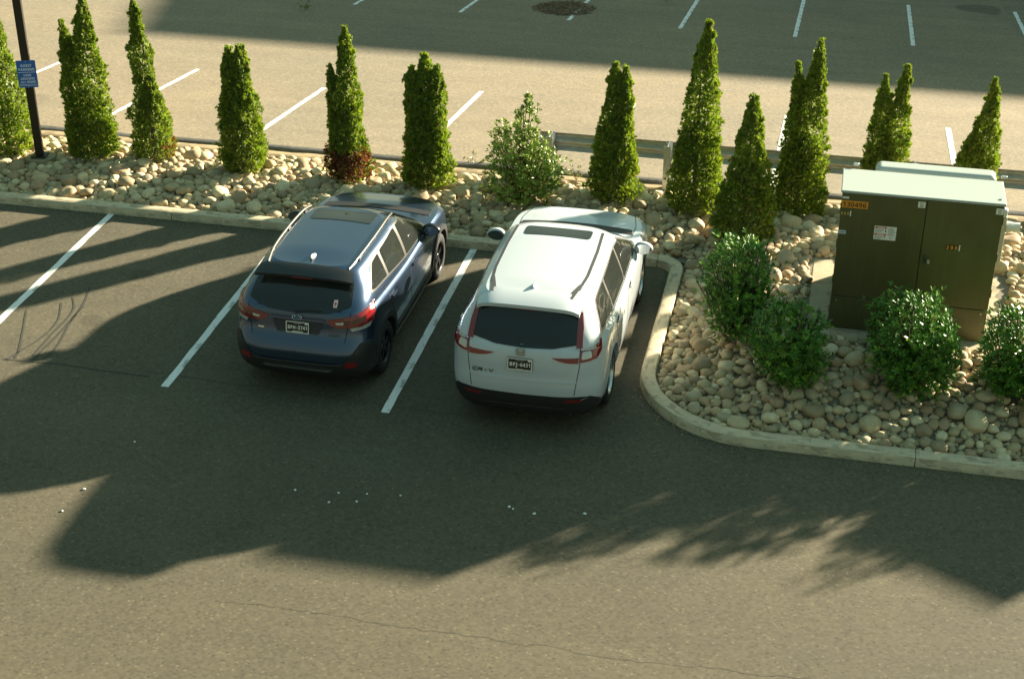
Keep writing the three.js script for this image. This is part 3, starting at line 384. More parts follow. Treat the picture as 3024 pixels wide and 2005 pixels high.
// ------------------------------------------------------------------ guardrail
{
  const t = thing('guardrail', 'grey steel guardrail with two ridges behind the evergreens', 'guardrail', [6.4, 0.03, -2.72]);
  const zinc = std('#fff', 0.5, 0.55, { map: texture(256, 256, (i, j) => { const n = fbm(i / 22, j / 10, 5, 4), s = hash(i, j, 15); const k = 0.42 + (n - 0.5) * 0.2 + (s - 0.5) * 0.05; return [toS(k * 0.96), toS(k), toS(k * 1.02)]; }) });
  const wave = [[0, 0], [0.02, 0.02], [0.075, 0.055], [0.08, 0.075], [0.075, 0.095], [0.02, 0.135], [0.01, 0.155], [0.02, 0.175], [0.075, 0.215], [0.08, 0.235], [0.075, 0.255], [0.02, 0.29], [0, 0.31]];
  for (let k = 0; k < 3; k++) { // overlapping lengths of rail
    const x0 = -0.22 + k * 3.81 - (k ? 0.12 : 0), x1 = -0.22 + (k + 1) * 3.81 + 0.12, pos = [], idx = [], uv = [], n = 24, m = wave.length;
    for (const th of [0, 0.004]) for (let i = 0; i <= n; i++) wave.forEach(([d, h], q) => { const dent = (noise(i * 0.6 + k * 9, 3) - 0.5) * 0.02 * (k === 0 ? 1 : 0.4); pos.push(lerp(x0, x1, i / n), 0.43 + h + dent * 0.6, -0.24 - d - th - k * 0.005 + dent); uv.push(lerp(x0, x1, i / n), h); });
    const half = (n + 1) * m; for (let i = 0; i < n; i++) for (let q = 0; q + 1 < m; q++) { const a = i * m + q, b = a + 1, c = a + m, d = c + 1; idx.push(a, c, d, a, d, b, half + a, half + d, half + c, half + a, half + b, half + d); }
    for (let i = 0; i < n; i++) for (const q of [0, m - 1]) { const a = i * m + q, c = a + m; idx.push(a, half + a, half + c, a, half + c, c); }
    part('rail', meshFrom(pos, idx, uv), zinc, t);
  }
  for (let k = 0; k < 6; k++) { // I-section posts with a block behind the rail
    const x = k * 1.905, g = merge([box(0.11, 0.98, 0.008, x, 0.29, 0.075), box(0.11, 0.98, 0.008, x, 0.29, -0.075), box(0.007, 0.98, 0.15, x, 0.29, 0)]);
    const p = part('post', g, zinc, t); part('block', merge([box(0.1, 0.34, 0.008, x, 0.585, -0.1), box(0.007, 0.34, 0.13, x, 0.585, -0.16), box(0.1, 0.34, 0.008, x, 0.585, -0.228)]), zinc, p);
  }
}
// ------------------------------------------------------------------ litter and far things
{
  const r = rng(5), pos = [], col = [];
  for (let i = 0; i < 900; i++) { const a = r() * 6.28, q = Math.sqrt(r()), x = 3.85 + Math.cos(a) * q * 0.75 + (r() - 0.5) * 0.2, z = -18.2 + Math.sin(a) * q * 1.0, y = farY(z) + 0.008 + r() * 0.03, s = 0.03 + r() * 0.03, b = r() * 6.28, k = 0.6 + r() * 0.8; const v = [[Math.cos(b) * s, 0, Math.sin(b) * s], [Math.cos(b + 2.1) * s, r() * 0.03, Math.sin(b + 2.1) * s], [Math.cos(b + 4.2) * s, 0, Math.sin(b + 4.2) * s]]; for (const [dx, dy, dz] of v) { pos.push(x + dx, y + dy, z + dz); col.push(0.14 * k, 0.085 * k, 0.04 * k); } }
  const m = part('leaf_litter', leafGeo(pos, col), std('#fff', 0.95, 0, { vertexColors: true, side: THREE.DoubleSide }), scene); m.userData = { kind: 'stuff', label: 'patch of brown fallen leaves in a stall of the far lot', category: 'leaves' };
  const chips = [[5.25, 6.55], [5.75, 6.5], [6.07, 6.45], [6.0, 6.62], [5.7, 6.7], [6.45, 6.4], [7.7, 6.35], [7.75, 6.38], [8.0, 6.42], [3.05, 6.0], [2.85, 7.5], [2.9, 7.05], [8.55, 6.3]];
  chips.forEach(([x, z], i) => { const g = new THREE.DodecahedronGeometry(0.014 + r() * 0.01, 0); g.scale(1, 0.4, 0.8); const c = part(numbered('paper_scrap'), g, std([0.75, 0.75, 0.7], 0.9), scene); c.position.set(x, 0.007, z); c.rotation.y = r() * 6; c.userData = { label: 'tiny white scrap of litter on the dark asphalt', category: 'litter', group: 'litter scraps on the asphalt' }; });
  const w = part(numbered('paper_scrap'), gridGeo(4, 4, (u, v) => [(u - 0.5) * 0.16, 0.012 + 0.03 * noise(u * 3, v * 3, 2), (0.5 - v) * 0.1]), std([0.7, 0.72, 0.72], 0.9, 0, { side: THREE.DoubleSide }), scene); w.position.set(2.55, farY(-3.85) + 0.002, -3.85); w.userData = { label: 'crumpled white paper lying on the pale far lot', category: 'litter' };
}
{ // unseen building added beyond the far lot, sized to shade the back of it
  const bz = -32, y0 = farY(bz) - 0.4, top = -1.12 + (32 - 11.6) * Math.SQRT2 * SUN_TAN;
  const t = thing('added_shade_building', 'long building added out of view to shade the back of the far parking lot', 'building', [43.5, y0, bz - 6]);
  const brick = std([0.33, 0.27, 0.21], 0.9), H = top - y0;
  part('wall', box(56, H - 0.35, 12, 0, (H - 0.35) / 2, -0.05), brick, t); part('roof', box(56.4, 0.35, 12.3, 0, H - 0.175, 0), std([0.5, 0.48, 0.44], 0.8), t);
  const pane = std([0.03, 0.035, 0.04], 0.1), frame = std([0.6, 0.58, 0.54], 0.6);
  for (let f = 0; f < 3; f++) for (let k = 0; k < 14; k++) { const x = -26 + k * 4, y = 1.6 + f * 3.2; const w = part('window', box(1.5, 1.5, 0.1, x, y, 5.98), frame, t); part('pane', box(1.36, 1.36, 0.06, x, y, 6.02), pane, w); }
}
// ------------------------------------------------------------------ cars
// A body is a stack of plan outlines (rounded at both ends) keyed by height; every panel, pane and lamp is laid on that surface.
const pchip = (xs, ys, x) => {
  const n = xs.length; if (x <= xs[0]) return ys[0]; if (x >= xs[n - 1]) return ys[n - 1];
  let i = 0; while (x > xs[i + 1]) i++;
  const h = xs[i + 1] - xs[i], d = k => (ys[k + 1] - ys[k]) / (xs[k + 1] - xs[k]), m = k => k === 0 ? d(0) : k === n - 1 ? d(n - 2) : d(k - 1) * d(k) <= 0 ? 0 : 2 * d(k - 1) * d(k) / (d(k - 1) + d(k));
  const t = (x - xs[i]) / h, a = m(i) * h, b = m(i + 1) * h;
  return ys[i] * (1 + 2 * t) * (1 - t) ** 2 + a * t * (1 - t) ** 2 + ys[i + 1] * t * t * (3 - 2 * t) + b * t * t * (t - 1);
};
class Loft {
  constructor(keys, o) { this.y = keys.map(k => k[0]); this.w = keys.map(k => k[1]); this.zr = keys.map(k => k[2]); this.zf = keys.map(k => k[3]); Object.assign(this, o); this.y0 = this.y[0]; this.y1 = this.y[this.y.length - 1]; }
  row(y) { return { w: pchip(this.y, this.w, y), zr: pchip(this.y, this.zr, y), zf: pchip(this.y, this.zf, y) }; }
  lift(z, y) { return this.f(z) * this.s(y); }
  inv(z, Y) { let a = this.y0 - 0.3, b = this.y1 + 0.3; for (let i = 0; i < 22; i++) { const m = (a + b) / 2; if (m + this.lift(z, m) < Y) a = m; else b = m; } return (a + b) / 2; }
  flat(t, y) { // right half outline, t: 0 rear centre .. 1 front centre
    const R = this.row(y);
    const end = (q, n) => { const c = Math.cos(q), s = Math.sin(q), r = 1 / Math.pow(Math.pow(Math.abs(c), n) + Math.pow(Math.abs(s), n), 1 / n); return [r * s, r * c]; };
    if (t < 0.3) { const [a, b] = end(t / 0.3 * Math.PI / 2, this.nr); return [R.w * a, R.zr - this.dr + this.dr * b]; }
    if (t > 0.7) { const [a, b] = end((1 - t) / 0.3 * Math.PI / 2, this.nf); return [R.w * a, R.zf + this.df - this.df * b]; }
    const u = (t - 0.3) / 0.4; return [R.w + this.bulge * Math.sin(Math.PI * u), lerp(R.zr - this.dr, R.zf + this.df, u)];
  }
  at(t, y) { const [x, z] = this.flat(t, y); return [x, y + this.lift(z, y), z]; }
  X(z, Y) { const y = clamp(this.inv(z, Y), this.y0, this.y1), R = this.row(y); if (z > R.zr || z < R.zf) return 0; let a = 0, b = 1; for (let i = 0; i < 24; i++) { const m = (a + b) / 2; if (this.flat(m, y)[1] > z) a = m; else b = m; } return this.flat((a + b) / 2, y)[0]; }
  Z(x, Y, front) { let z = front ? this.row(this.y1).zf : this.row(this.y1).zr; for (let k = 0; k < 4; k++) { const y = clamp(this.inv(z, Y), this.y0, this.y1), R = this.row(y), q = Math.min(0.999, Math.abs(x) / R.w); z = front ? R.zf + this.df - this.df * Math.pow(1 - Math.pow(q, this.nf), 1 / this.nf) : R.zr - this.dr + this.dr * Math.pow(1 - Math.pow(q, this.nr), 1 / this.nr); } return z; }
  arc(a, Y) { // a metres round from the rear centre
    const yy = clamp(this.inv(this.row(this.y1).zr - 0.15, Y), this.y0, this.y1); let px = 0, pz = this.row(yy).zr, L = 0; const s = Math.sign(a) || 1; a = Math.abs(a);
    for (let i = 1; i <= 150; i++) { const [x, z] = this.flat(i / 150 * 0.6, yy), d = Math.hypot(x - px, z - pz); if (L + d >= a) { const t = (a - L) / d; const X = lerp(px, x, t), Z = lerp(pz, z, t), nx = (pz - z) / d * -1, nz = (x - px) / d; return [X * s, Z, (pz - z) / d * s, nz]; } L += d; px = x; pz = z; } return [px * s, pz, s, 0];
  }
  shell(nt, ny) { // closed side surface, both halves
    return gridGeo(nt * 2, ny, (u, v) => { const y = lerp(this.y0, this.y1, v), q = u * 2; const [x, Y, z] = this.at(q <= 1 ? q : 2 - q, y); return [(q <= 1 ? 1 : -1) * (q === 0 || q === 1 || q === 2 ? 0 : x), Y, z]; });
  }
  cap(nt, nx, crown) { return gridGeo(nx, nt, (u, v) => { const [xe, Y, z] = this.at(v, this.y1), k = u * 2 - 1; return [(v === 0 || v === 1 ? 0 : xe) * k, Y + crown(z) * (1 - k * k), z]; }); }
  top(x, z, crown) { const xe = Math.max(0.05, this.X(z, this.y1 + this.lift(z, this.y1))); const k = clamp(x / xe, -1, 1); return this.y1 + this.lift(z, this.y1) + crown(z) * (1 - k * k); }
}
const tess = new TessellateModifier(0.07, 7);
// lay a flat outline on a surface: map2d -> point; skirted back by depth so that it has thickness
function lay(outline, map, depth = 0.006, dense = true) {
  const sh = new THREE.Shape(outline.map(([a, b]) => new THREE.Vector2(a, b))); let g = new THREE.ShapeGeometry(sh, 4); if (dense) g = tess.modify(strip(g)); g.deleteAttribute('normal'); g.deleteAttribute('uv'); g = mergeVertices(g, 1e-4);
  const P = g.attributes.position, idx = Array.from(g.index ? g.index.array : [...Array(P.count).keys()]), pts = [], n = P.count, pos = [], tri = [], uv = [];
  let a0 = 1e9, a1 = -1e9, b0 = 1e9, b1 = -1e9; for (let i = 0; i < n; i++) { const a = P.getX(i), b = P.getY(i); a0 = Math.min(a0, a); a1 = Math.max(a1, a); b0 = Math.min(b0, b); b1 = Math.max(b1, b); }
  for (let i = 0; i < n; i++) { const a = P.getX(i), b = P.getY(i), q = map(a, b); pts.push(q); pos.push(q[0], q[1], q[2]); uv.push((a - a0) / (a1 - a0), (b - b0) / (b1 - b0)); }
  // outward direction estimated from the surface itself
  const c = new THREE.Vector3(), e1 = new THREE.Vector3(), e2 = new THREE.Vector3();
  const edge = new Map(); for (let i = 0; i < idx.length; i += 3) { const t = [idx[i], idx[i + 1], idx[i + 2]]; if (new Set(t).size < 3) continue; tri.push(...t); for (let k = 0; k < 3; k++) { const u = t[k], v = t[(k + 1) % 3], key = u < v ? u + '_' + v : v + '_' + u; edge.has(key) ? edge.set(key, null) : edge.set(key, [u, v]); } }
  const top = meshFrom(pos, tri.slice(), uv), N = top.attributes.normal; let flip = 0; for (let i = 0; i < n; i++) { const q = pts[i]; flip += N.getX(i) * q[3] + N.getY(i) * (q[4] ?? 0) + N.getZ(i) * q[5]; }
  if (flip < 0) { for (let i = 0; i < tri.length; i += 3) { const t = tri[i]; tri[i] = tri[i + 1]; tri[i + 1] = t; } }
  const walls = [], wi = []; for (const e of edge.values()) if (e) { const [u, v] = flip < 0 ? [e[1], e[0]] : e, k = walls.length / 3; for (const [q, d] of [[u, 0], [v, 0], [u, 1], [v, 1]]) { const p = pts[q]; walls.push(p[0] - p[3] * depth * d, p[1] - (p[4] ?? 0) * depth * d, p[2] - p[5] * depth * d); } wi.push(k, k + 2, k + 1, k + 1, k + 2, k + 3); }
  return merge([meshFrom(pos, tri, uv), meshFrom(walls, wi)]);
}
const ringOutline = (cz, cy, r0, r1, a0, a1, n = 26) => { const o = []; for (let i = 0; i <= n; i++) { const a = lerp(a0, a1, i / n); o.push([cz + Math.cos(a) * r1, cy + Math.sin(a) * r1]); } for (let i = n; i >= 0; i--) { const a = lerp(a0, a1, i / n); o.push([cz + Math.cos(a) * r0, cy + Math.sin(a) * r0]); } return o; };
const lineOutline = (pts, w) => { const L = [], R = []; pts.forEach((p, i) => { const a = pts[Math.max(0, i - 1)], b = pts[Math.min(pts.length - 1, i + 1)], d = Math.hypot(b[0] - a[0], b[1] - a[1]), nx = -(b[1] - a[1]) / d * w / 2, ny = (b[0] - a[0]) / d * w / 2; L.push([p[0] + nx, p[1] + ny]); R.unshift([p[0] - nx, p[1] - ny]); }); return [...L, ...R]; };
function roundPoly(pts, r = 0.03, n = 4) { const o = []; pts.forEach((p, i) => { const a = pts[(i + pts.length - 1) % pts.length], b = pts[(i + 1) % pts.length], la = Math.hypot(a[0] - p[0], a[1] - p[1]), lb = Math.hypot(b[0] - p[0], b[1] - p[1]), ra = Math.min(r, la * 0.45), rb = Math.min(r, lb * 0.45), A = [lerp(p[0], a[0], ra / la), lerp(p[1], a[1], ra / la)], B = [lerp(p[0], b[0], rb / lb), lerp(p[1], b[1], rb / lb)]; for (let k = 0; k <= n; k++) { const t = k / n; o.push([(1 - t) ** 2 * A[0] + 2 * t * (1 - t) * p[0] + t * t * B[0], (1 - t) ** 2 * A[1] + 2 * t * (1 - t) * p[1] + t * t * B[1]]); } }); return o; }
const mirrorX = o => o.map(([a, b]) => [-a, b]).reverse();

const carGlass = phys([0.02, 0.023, 0.02], { roughness: 0.04 });
const blackTrim = std([0.02, 0.02, 0.02], 0.55), satin = std([0.07, 0.068, 0.06], 0.35, 0.3), chrome = std([0.75, 0.76, 0.78], 0.18, 1), rubber = std([0.014, 0.014, 0.013], 0.85), seamMat = std([0.012, 0.012, 0.012], 0.9);
const redLens = phys([0.2, 0.008, 0.008], { roughness: 0.12, clearcoat: 1, clearcoatRoughness: 0.05 }), darkLens = phys([0.05, 0.012, 0.01], { roughness: 0.1, clearcoat: 1 }), clearLens = phys([0.5, 0.5, 0.47], { roughness: 0.15, clearcoat: 1, metalness: 0.3 });

function makeWheel(parent, [x, y, z], R, width, rimR, spokes, rimMat, side) {
  const w = new THREE.Group(); w.name = 'wheel'; w.position.set(x, y, z); w.rotation.y = side > 0 ? 0 : Math.PI; parent.add(w);
  const h = width / 2, pr = [[rimR - 0.01, -h + 0.02], [rimR, -h], [R - 0.07, -h - 0.004], [R - 0.02, -h + 0.012], [R, -h + 0.04], [R, h - 0.04], [R - 0.02, h - 0.012], [R - 0.07, h + 0.004], [rimR, h], [rimR - 0.01, h - 0.02]];
  part('tyre', new THREE.LatheGeometry(pr.map(([a, b]) => new THREE.Vector2(a, b)), 48).rotateZ(-Math.PI / 2), rubber, w);
  const gs = [new THREE.LatheGeometry([[rimR - 0.004, h - 0.005], [rimR - 0.02, h - 0.012], [rimR - 0.03, h - 0.05], [rimR - 0.035, -h + 0.03]].map(([a, b]) => new THREE.Vector2(a, b)), 48).rotateZ(-Math.PI / 2), new THREE.LatheGeometry([[0.001, h - 0.02], [0.035, h - 0.022], [0.06, h - 0.035], [0.065, h - 0.07]].map(([a, b]) => new THREE.Vector2(a, b)), 24).rotateZ(-Math.PI / 2)];
  for (let k = 0; k < spokes; k++) for (const s of [-1, 1]) { const g = new THREE.BoxGeometry(0.03, rimR - 0.06, 0.03).translate(h - 0.045, (rimR - 0.06) / 2 + 0.045, 0); g.rotateX(s * 0.13).rotateX(k / spokes * Math.PI * 2); gs.push(g); }
  part('rim', merge(gs), rimMat, w);
  part('brake_disc', new THREE.CylinderGeometry(rimR * 0.72, rimR * 0.72, 0.02, 32).rotateZ(Math.PI / 2).translate(h - 0.11, 0, 0), std([0.12, 0.12, 0.12], 0.5, 0.8), w);
  part('hub_back', new THREE.CylinderGeometry(rimR - 0.03, rimR - 0.03, 0.02, 32).rotateZ(Math.PI / 2).translate(-0.02, 0, 0), rubber, w);
}
function makeCar(S) {
  const car = thing(S.name, S.label, 'car', S.pos, S.turn), body = new Loft(S.lower, { nr: S.nr, nf: S.nf, dr: S.dr, df: S.df, bulge: 0.012, f: S.f, s: S.s }), cab = new Loft(S.upper, { nr: S.cnr, nf: S.cnf, dr: S.cdr, df: S.cdf, bulge: 0.012, f: S.f, s: S.s });
  const deckCrown = z => S.hoodCrown * smooth(body.row(body.y1).zf, body.row(body.y1).zf + 0.45, z) * (1 - smooth(-1.0, -0.4, z)), roofCrown = z => S.roofCrown * smooth(cab.row(cab.y1).zf, cab.row(cab.y1).zf + 0.5, z) * (1 - smooth(cab.row(cab.y1).zr - 0.5, cab.row(cab.y1).zr, z));
  // lower body with wheel openings cut out
  const bottom = gridGeo(10, 90, (u, v) => { const [xe, Y, z] = body.at(v, body.y0), k = 1 - u * 2; return [(v === 0 || v === 1 ? 0 : xe) * k, Y, z]; });
  let solid = merge([body.shell(90, 26), body.cap(90, 10, deckCrown), bottom]);
  const ev = new Evaluator(); ev.attributes = ['position', 'normal', 'uv']; ev.useGroups = false;
  let brush = new Brush(solid); brush.updateMatrixWorld();
  for (const z of S.axles) for (const s of [-1, 1]) { const b = new Brush(new THREE.CylinderGeometry(S.arch, S.arch, 0.7, 48).rotateZ(Math.PI / 2).translate(s * 0.9, S.R + 0.01, z)); b.updateMatrixWorld(); brush = ev.evaluate(brush, b, SUBTRACTION); brush.updateMatrixWorld(); }
  const bg = brush.geometry; bg.clearGroups(); part('body', bg, S.paint, car);
  part('cabin', merge([cab.shell(80, 22), cab.cap(80, 14, roofCrown)]), S.paint, car);
  for (const z of S.axles) for (const s of [-1, 1]) {
    part('wheel_liner', merge([new THREE.CylinderGeometry(S.arch - 0.006, S.arch - 0.006, 0.28, 40, 1, true, -0.05, Math.PI + 0.1).rotateZ(Math.PI / 2).translate(s * (S.track - 0.18), S.R + 0.01, z), new THREE.CylinderGeometry(S.arch - 0.008, S.arch - 0.008, 0.01, 40).rotateZ(Math.PI / 2).translate(s * 0.565, S.R + 0.01, z)]), std([0.01, 0.01, 0.01], 0.95, 0, { side: THREE.DoubleSide }), car);
    makeWheel(car, [s * (S.track - 0.11), S.R, z], S.R, 0.225, S.rim, S.spokes, S.rimMat, s);
  }
  const beltTop = z => body.y1 + body.lift(z, body.y1);
  const sideX = (z, y) => Math.max(y <= beltTop(z) + 0.005 ? body.X(z, y) : 0, y >= cab.y0 ? cab.X(z, y) : 0);
  const rearZ = (x, y) => Math.max(y <= beltTop(2.1) + 0.005 ? body.Z(x, y) : -9, y >= cab.y0 + 0.02 ? cab.Z(x, y) : -9);
  const A = {
    side: (o, s, mat, name, off = 0.004, parent = car, depth = 0.01) => part(name, lay(o, (z, y) => { const e = 0.02, x = sideX(z, y), dy = -(sideX(z, y + e) - x) / e, l = Math.hypot(1, dy); return [s * (x + off / l), y + off * dy / l * 0.5, z, s / l, dy / l, 0]; }, depth), mat, parent),
    rear: (o, mat, name, off = 0.004, parent = car, depth = 0.01) => part(name, lay(o, (x, y) => { const z = rearZ(x, y), dy = clamp(-(rearZ(x, y + 0.02) - z) / 0.02, 0, 1.2), l = Math.hypot(1, dy); return [x, y + off * dy / l, z + off / l, 0, dy / l, 1 / l]; }, depth), mat, parent),
    front: (o, mat, name, off = 0.004, parent = car, depth = 0.01, loft = body) => part(name, lay(o, (x, y) => { const z = loft.Z(x, y, true), dy = clamp((loft.Z(x, y + 0.02, true) - z) / 0.02, 0, 2.5), l = Math.hypot(1, dy); return [x, y + off * dy / l, z - off / l, 0, dy / l, -1 / l]; }, depth), mat, parent),
    wrap: (o, mat, name, off = 0.004, parent = car, depth = 0.014) => part(name, lay(o, (a, y) => { const q = (y <= beltTop(2.0) ? body : cab).arc(a, y); return [q[0] + q[2] * off, y, q[1] + q[3] * off, q[2], 0, q[3]]; }, depth), mat, parent),
    roof: (o, mat, name, off = 0.004, parent = car) => part(name, lay(o, (x, z) => [x, cab.top(x, z, roofCrown) + off, z, 0, 1, 0], 0.008), mat, parent),
    deck: (o, mat, name, off = 0.003, parent = car) => part(name, lay(o, (x, z) => [x, body.top(x, z, deckCrown) + off, z, 0, 1, 0], 0.008), mat, parent),
  };
  const both = (fn) => { fn(1); fn(-1); };
  // windows
  both(s => { A.side(roundPoly(S.dlo, 0.05), s, satin, 'window_surround', 0.004); for (const w of S.panes) A.side(roundPoly(w, 0.03), s, carGlass, 'side_window', 0.009); });
  A.rear(roundPoly(S.rearGlass, 0.035, 6), carGlass, 'rear_window', 0.008);
  part('windshield', lay(roundPoly(S.shield, 0.06), (x, y) => { const z = cab.Z(x, y, true), dy = clamp((cab.Z(x, y + 0.02, true) - z) / 0.02, 0, 3), l = Math.hypot(1, dy); return [x, y + 0.006 * dy / l, z - 0.006 / l, 0, dy / l, -1 / l]; }), carGlass, car);
  A.roof(roundPoly(S.sunroof, 0.06, 6), carGlass, 'sunroof', 0.005);
  // seams
  both(s => { for (const l of S.seams) A.side(lineOutline(l, 0.008), s, seamMat, 'door_seam', 0.0015, car, 0.002); for (const l of S.hoodSeams) A.deck(lineOutline(l.map(([x, z]) => [x * s, z]), 0.009), seamMat, 'hood_seam', 0.0015); for (const l of S.hatchSeams) A.rear(lineOutline(l.map(([x, y]) => [x * s, y]), 0.008), seamMat, 'hatch_seam', 0.0015, car, 0.002); });
  // arch and sill trim
  both(s => {
    for (const z of S.axles) A.side(ringOutline(z, S.R + 0.01, S.arch - 0.012, S.arch + S.archTrim, -0.12, Math.PI + 0.12), s, S.archMat, 'wheel_arch_trim', S.archOff, car, 0.05);
    A.side([[S.axles[0] + S.arch - 0.01, S.sill[0]], [S.axles[1] - S.arch + 0.01, S.sill[0]], [S.axles[1] - S.arch + 0.01, S.sill[1]], [S.axles[0] + S.arch - 0.01, S.sill[1]]], s, blackTrim, 'sill_trim', 0.012, car, 0.03);
    for (const z of S.handles) { const h = A.side(roundPoly([[z - 0.1, S.handleY - 0.014], [z + 0.1, S.handleY - 0.014], [z + 0.1, S.handleY + 0.014], [z - 0.1, S.handleY + 0.014]], 0.012), s, S.paint, 'door_handle', 0.035, car, 0.02); A.side(roundPoly([[z - 0.06, S.handleY - 0.03], [z + 0.07, S.handleY - 0.03], [z + 0.07, S.handleY + 0.03], [z - 0.06, S.handleY + 0.03]], 0.02), s, seamMat, 'handle_cup', 0.0015, h, 0.002); }
    // door mirror
    const m = new THREE.Group(); m.name = 'door_mirror'; m.position.set(s * S.mirror[0], S.mirror[1], S.mirror[2]); car.add(m);
    const sg = new THREE.SphereGeometry(1, 24, 16); { const p = sg.attributes.position; for (let i = 0; i < p.count; i++) { let x = p.getX(i), y = p.getY(i), z = p.getZ(i); z = z > 0 ? Math.pow(z, 0.35) * 0.35 : z; p.setXYZ(i, x * 0.125, y * 0.085 * (1 - 0.15 * x * s), z * 0.11); } sg.computeVertexNormals(); }
    part('housing', sg, S.mirrorMat, m); const gl = new THREE.CircleGeometry(1, 28); gl.scale(0.105, 0.068, 1); gl.translate(0, 0, 0.042); part('mirror_glass', gl, std([0.55, 0.6, 0.62], 0.03, 1), m);
    part('arm', box(0.14, 0.04, 0.06, -s * 0.14, -0.07, -0.02, 0.012), blackTrim, m);
    if (S.indicator) part('indicator', box(0.09, 0.02, 0.02, s * 0.06, -0.01, -0.09, 0.006), clearLens, m);
    // headlamp
    part('headlamp', lay(roundPoly(S.headlamp.map(([x, y]) => [x * s, y]), 0.03), (x, y) => { const z = body.Z(x, y, true); return [x, y, z - 0.006, 0, 0, -1]; }, 0.01), clearLens, car);
  });
  A.deck(roundPoly([[-0.76, S.cowl], [0.76, S.cowl], [0.78, S.cowl + 0.16], [-0.78, S.cowl + 0.16]], 0.03), blackTrim, 'cowl', 0.006);
  A.front(roundPoly(S.grille, 0.05), blackTrim, 'grille', 0.008); A.front(roundPoly(S.lowerGrille, 0.04), blackTrim, 'lower_grille', 0.008);
  // shark fin aerial
  { const zf = S.fin, y = cab.top(0, zf, roofCrown), g = gridGeo(10, 8, (u, v) => { const q = u * 2 - 1, h = Math.pow(1 - v, 0.8); return [q * 0.035 * Math.sqrt(Math.max(0, 1 - v * v)) * (0.25 + 0.75 * (1 - v)), v * 0.068, 0]; }); const fin = new THREE.SphereGeometry(1, 20, 14); const p = fin.attributes.position; for (let i = 0; i < p.count; i++) { let X = p.getX(i), Y = Math.max(-0.05, p.getY(i)), Z = p.getZ(i); const t = (1 - Z) / 2; p.setXYZ(i, X * 0.032 * (1 - Y * 0.6), Y * 0.065 * (0.35 + 0.65 * (1 - t)), Z * 0.09 + Y * 0.03); } fin.computeVertexNormals(); fin.translate(0, y, zf); part('aerial', fin, S.finMat ?? S.paint, car); }
  // number plate
  { const [x0, y0, w, h] = S.plate, z = rearZ(x0, y0) + (S.plateOff ?? 0.012), m = part('number_plate', box(w, h, 0.008, 0, 0, 0, 0.002), blackTrim, car); const tilt = S.plateTilt ?? -0.12; m.position.set(x0, y0, z); m.rotation.x = tilt; const f = new THREE.PlaneGeometry(w - 0.006, h - 0.006).translate(0, 0, 0.006); part('plate_face', f, std('#fff', 0.5, 0, { map: canvasTexture(480, 240, S.drawPlate) }), m); }
  return { car, body, cab, A, sideX, rearZ, roofCrown, deckCrown, both, beltTop };
}
const drawPlate = (l, r, bottom) => (x, w, h) => {
  x.fillStyle = '#e8e4d8'; x.fillRect(0, 0, w, h); x.fillStyle = '#2a211d'; x.fillRect(20, 20, w - 40, h - 40); x.fillStyle = '#f2eee2'; x.textAlign = 'center'; x.textBaseline = 'middle';
  x.font = 'italic 30px serif'; x.fillText('Tennessee', w / 2, 38); x.font = 'bold 108px sans-serif'; x.fillText(l, 120, 125, 170); x.fillText(r, 350, 125, 205);
  x.strokeStyle = '#d8bdb4'; x.lineWidth = 5; x.beginPath(); x.arc(w / 2 - 12, 125, 22, 0, 7); x.stroke(); x.fillStyle = '#d8bdb4'; for (let k = 0; k < 3; k++) { x.beginPath(); x.arc(w / 2 - 12 + Math.cos(k * 2.09 + 0.5) * 9, 125 + Math.sin(k * 2.09 + 0.5) * 9, 5, 0, 7); x.fill(); }
  x.fillStyle = '#e8e4d8'; x.fillRect(395, 20, 56, 34); bottom(x, w, h);
};
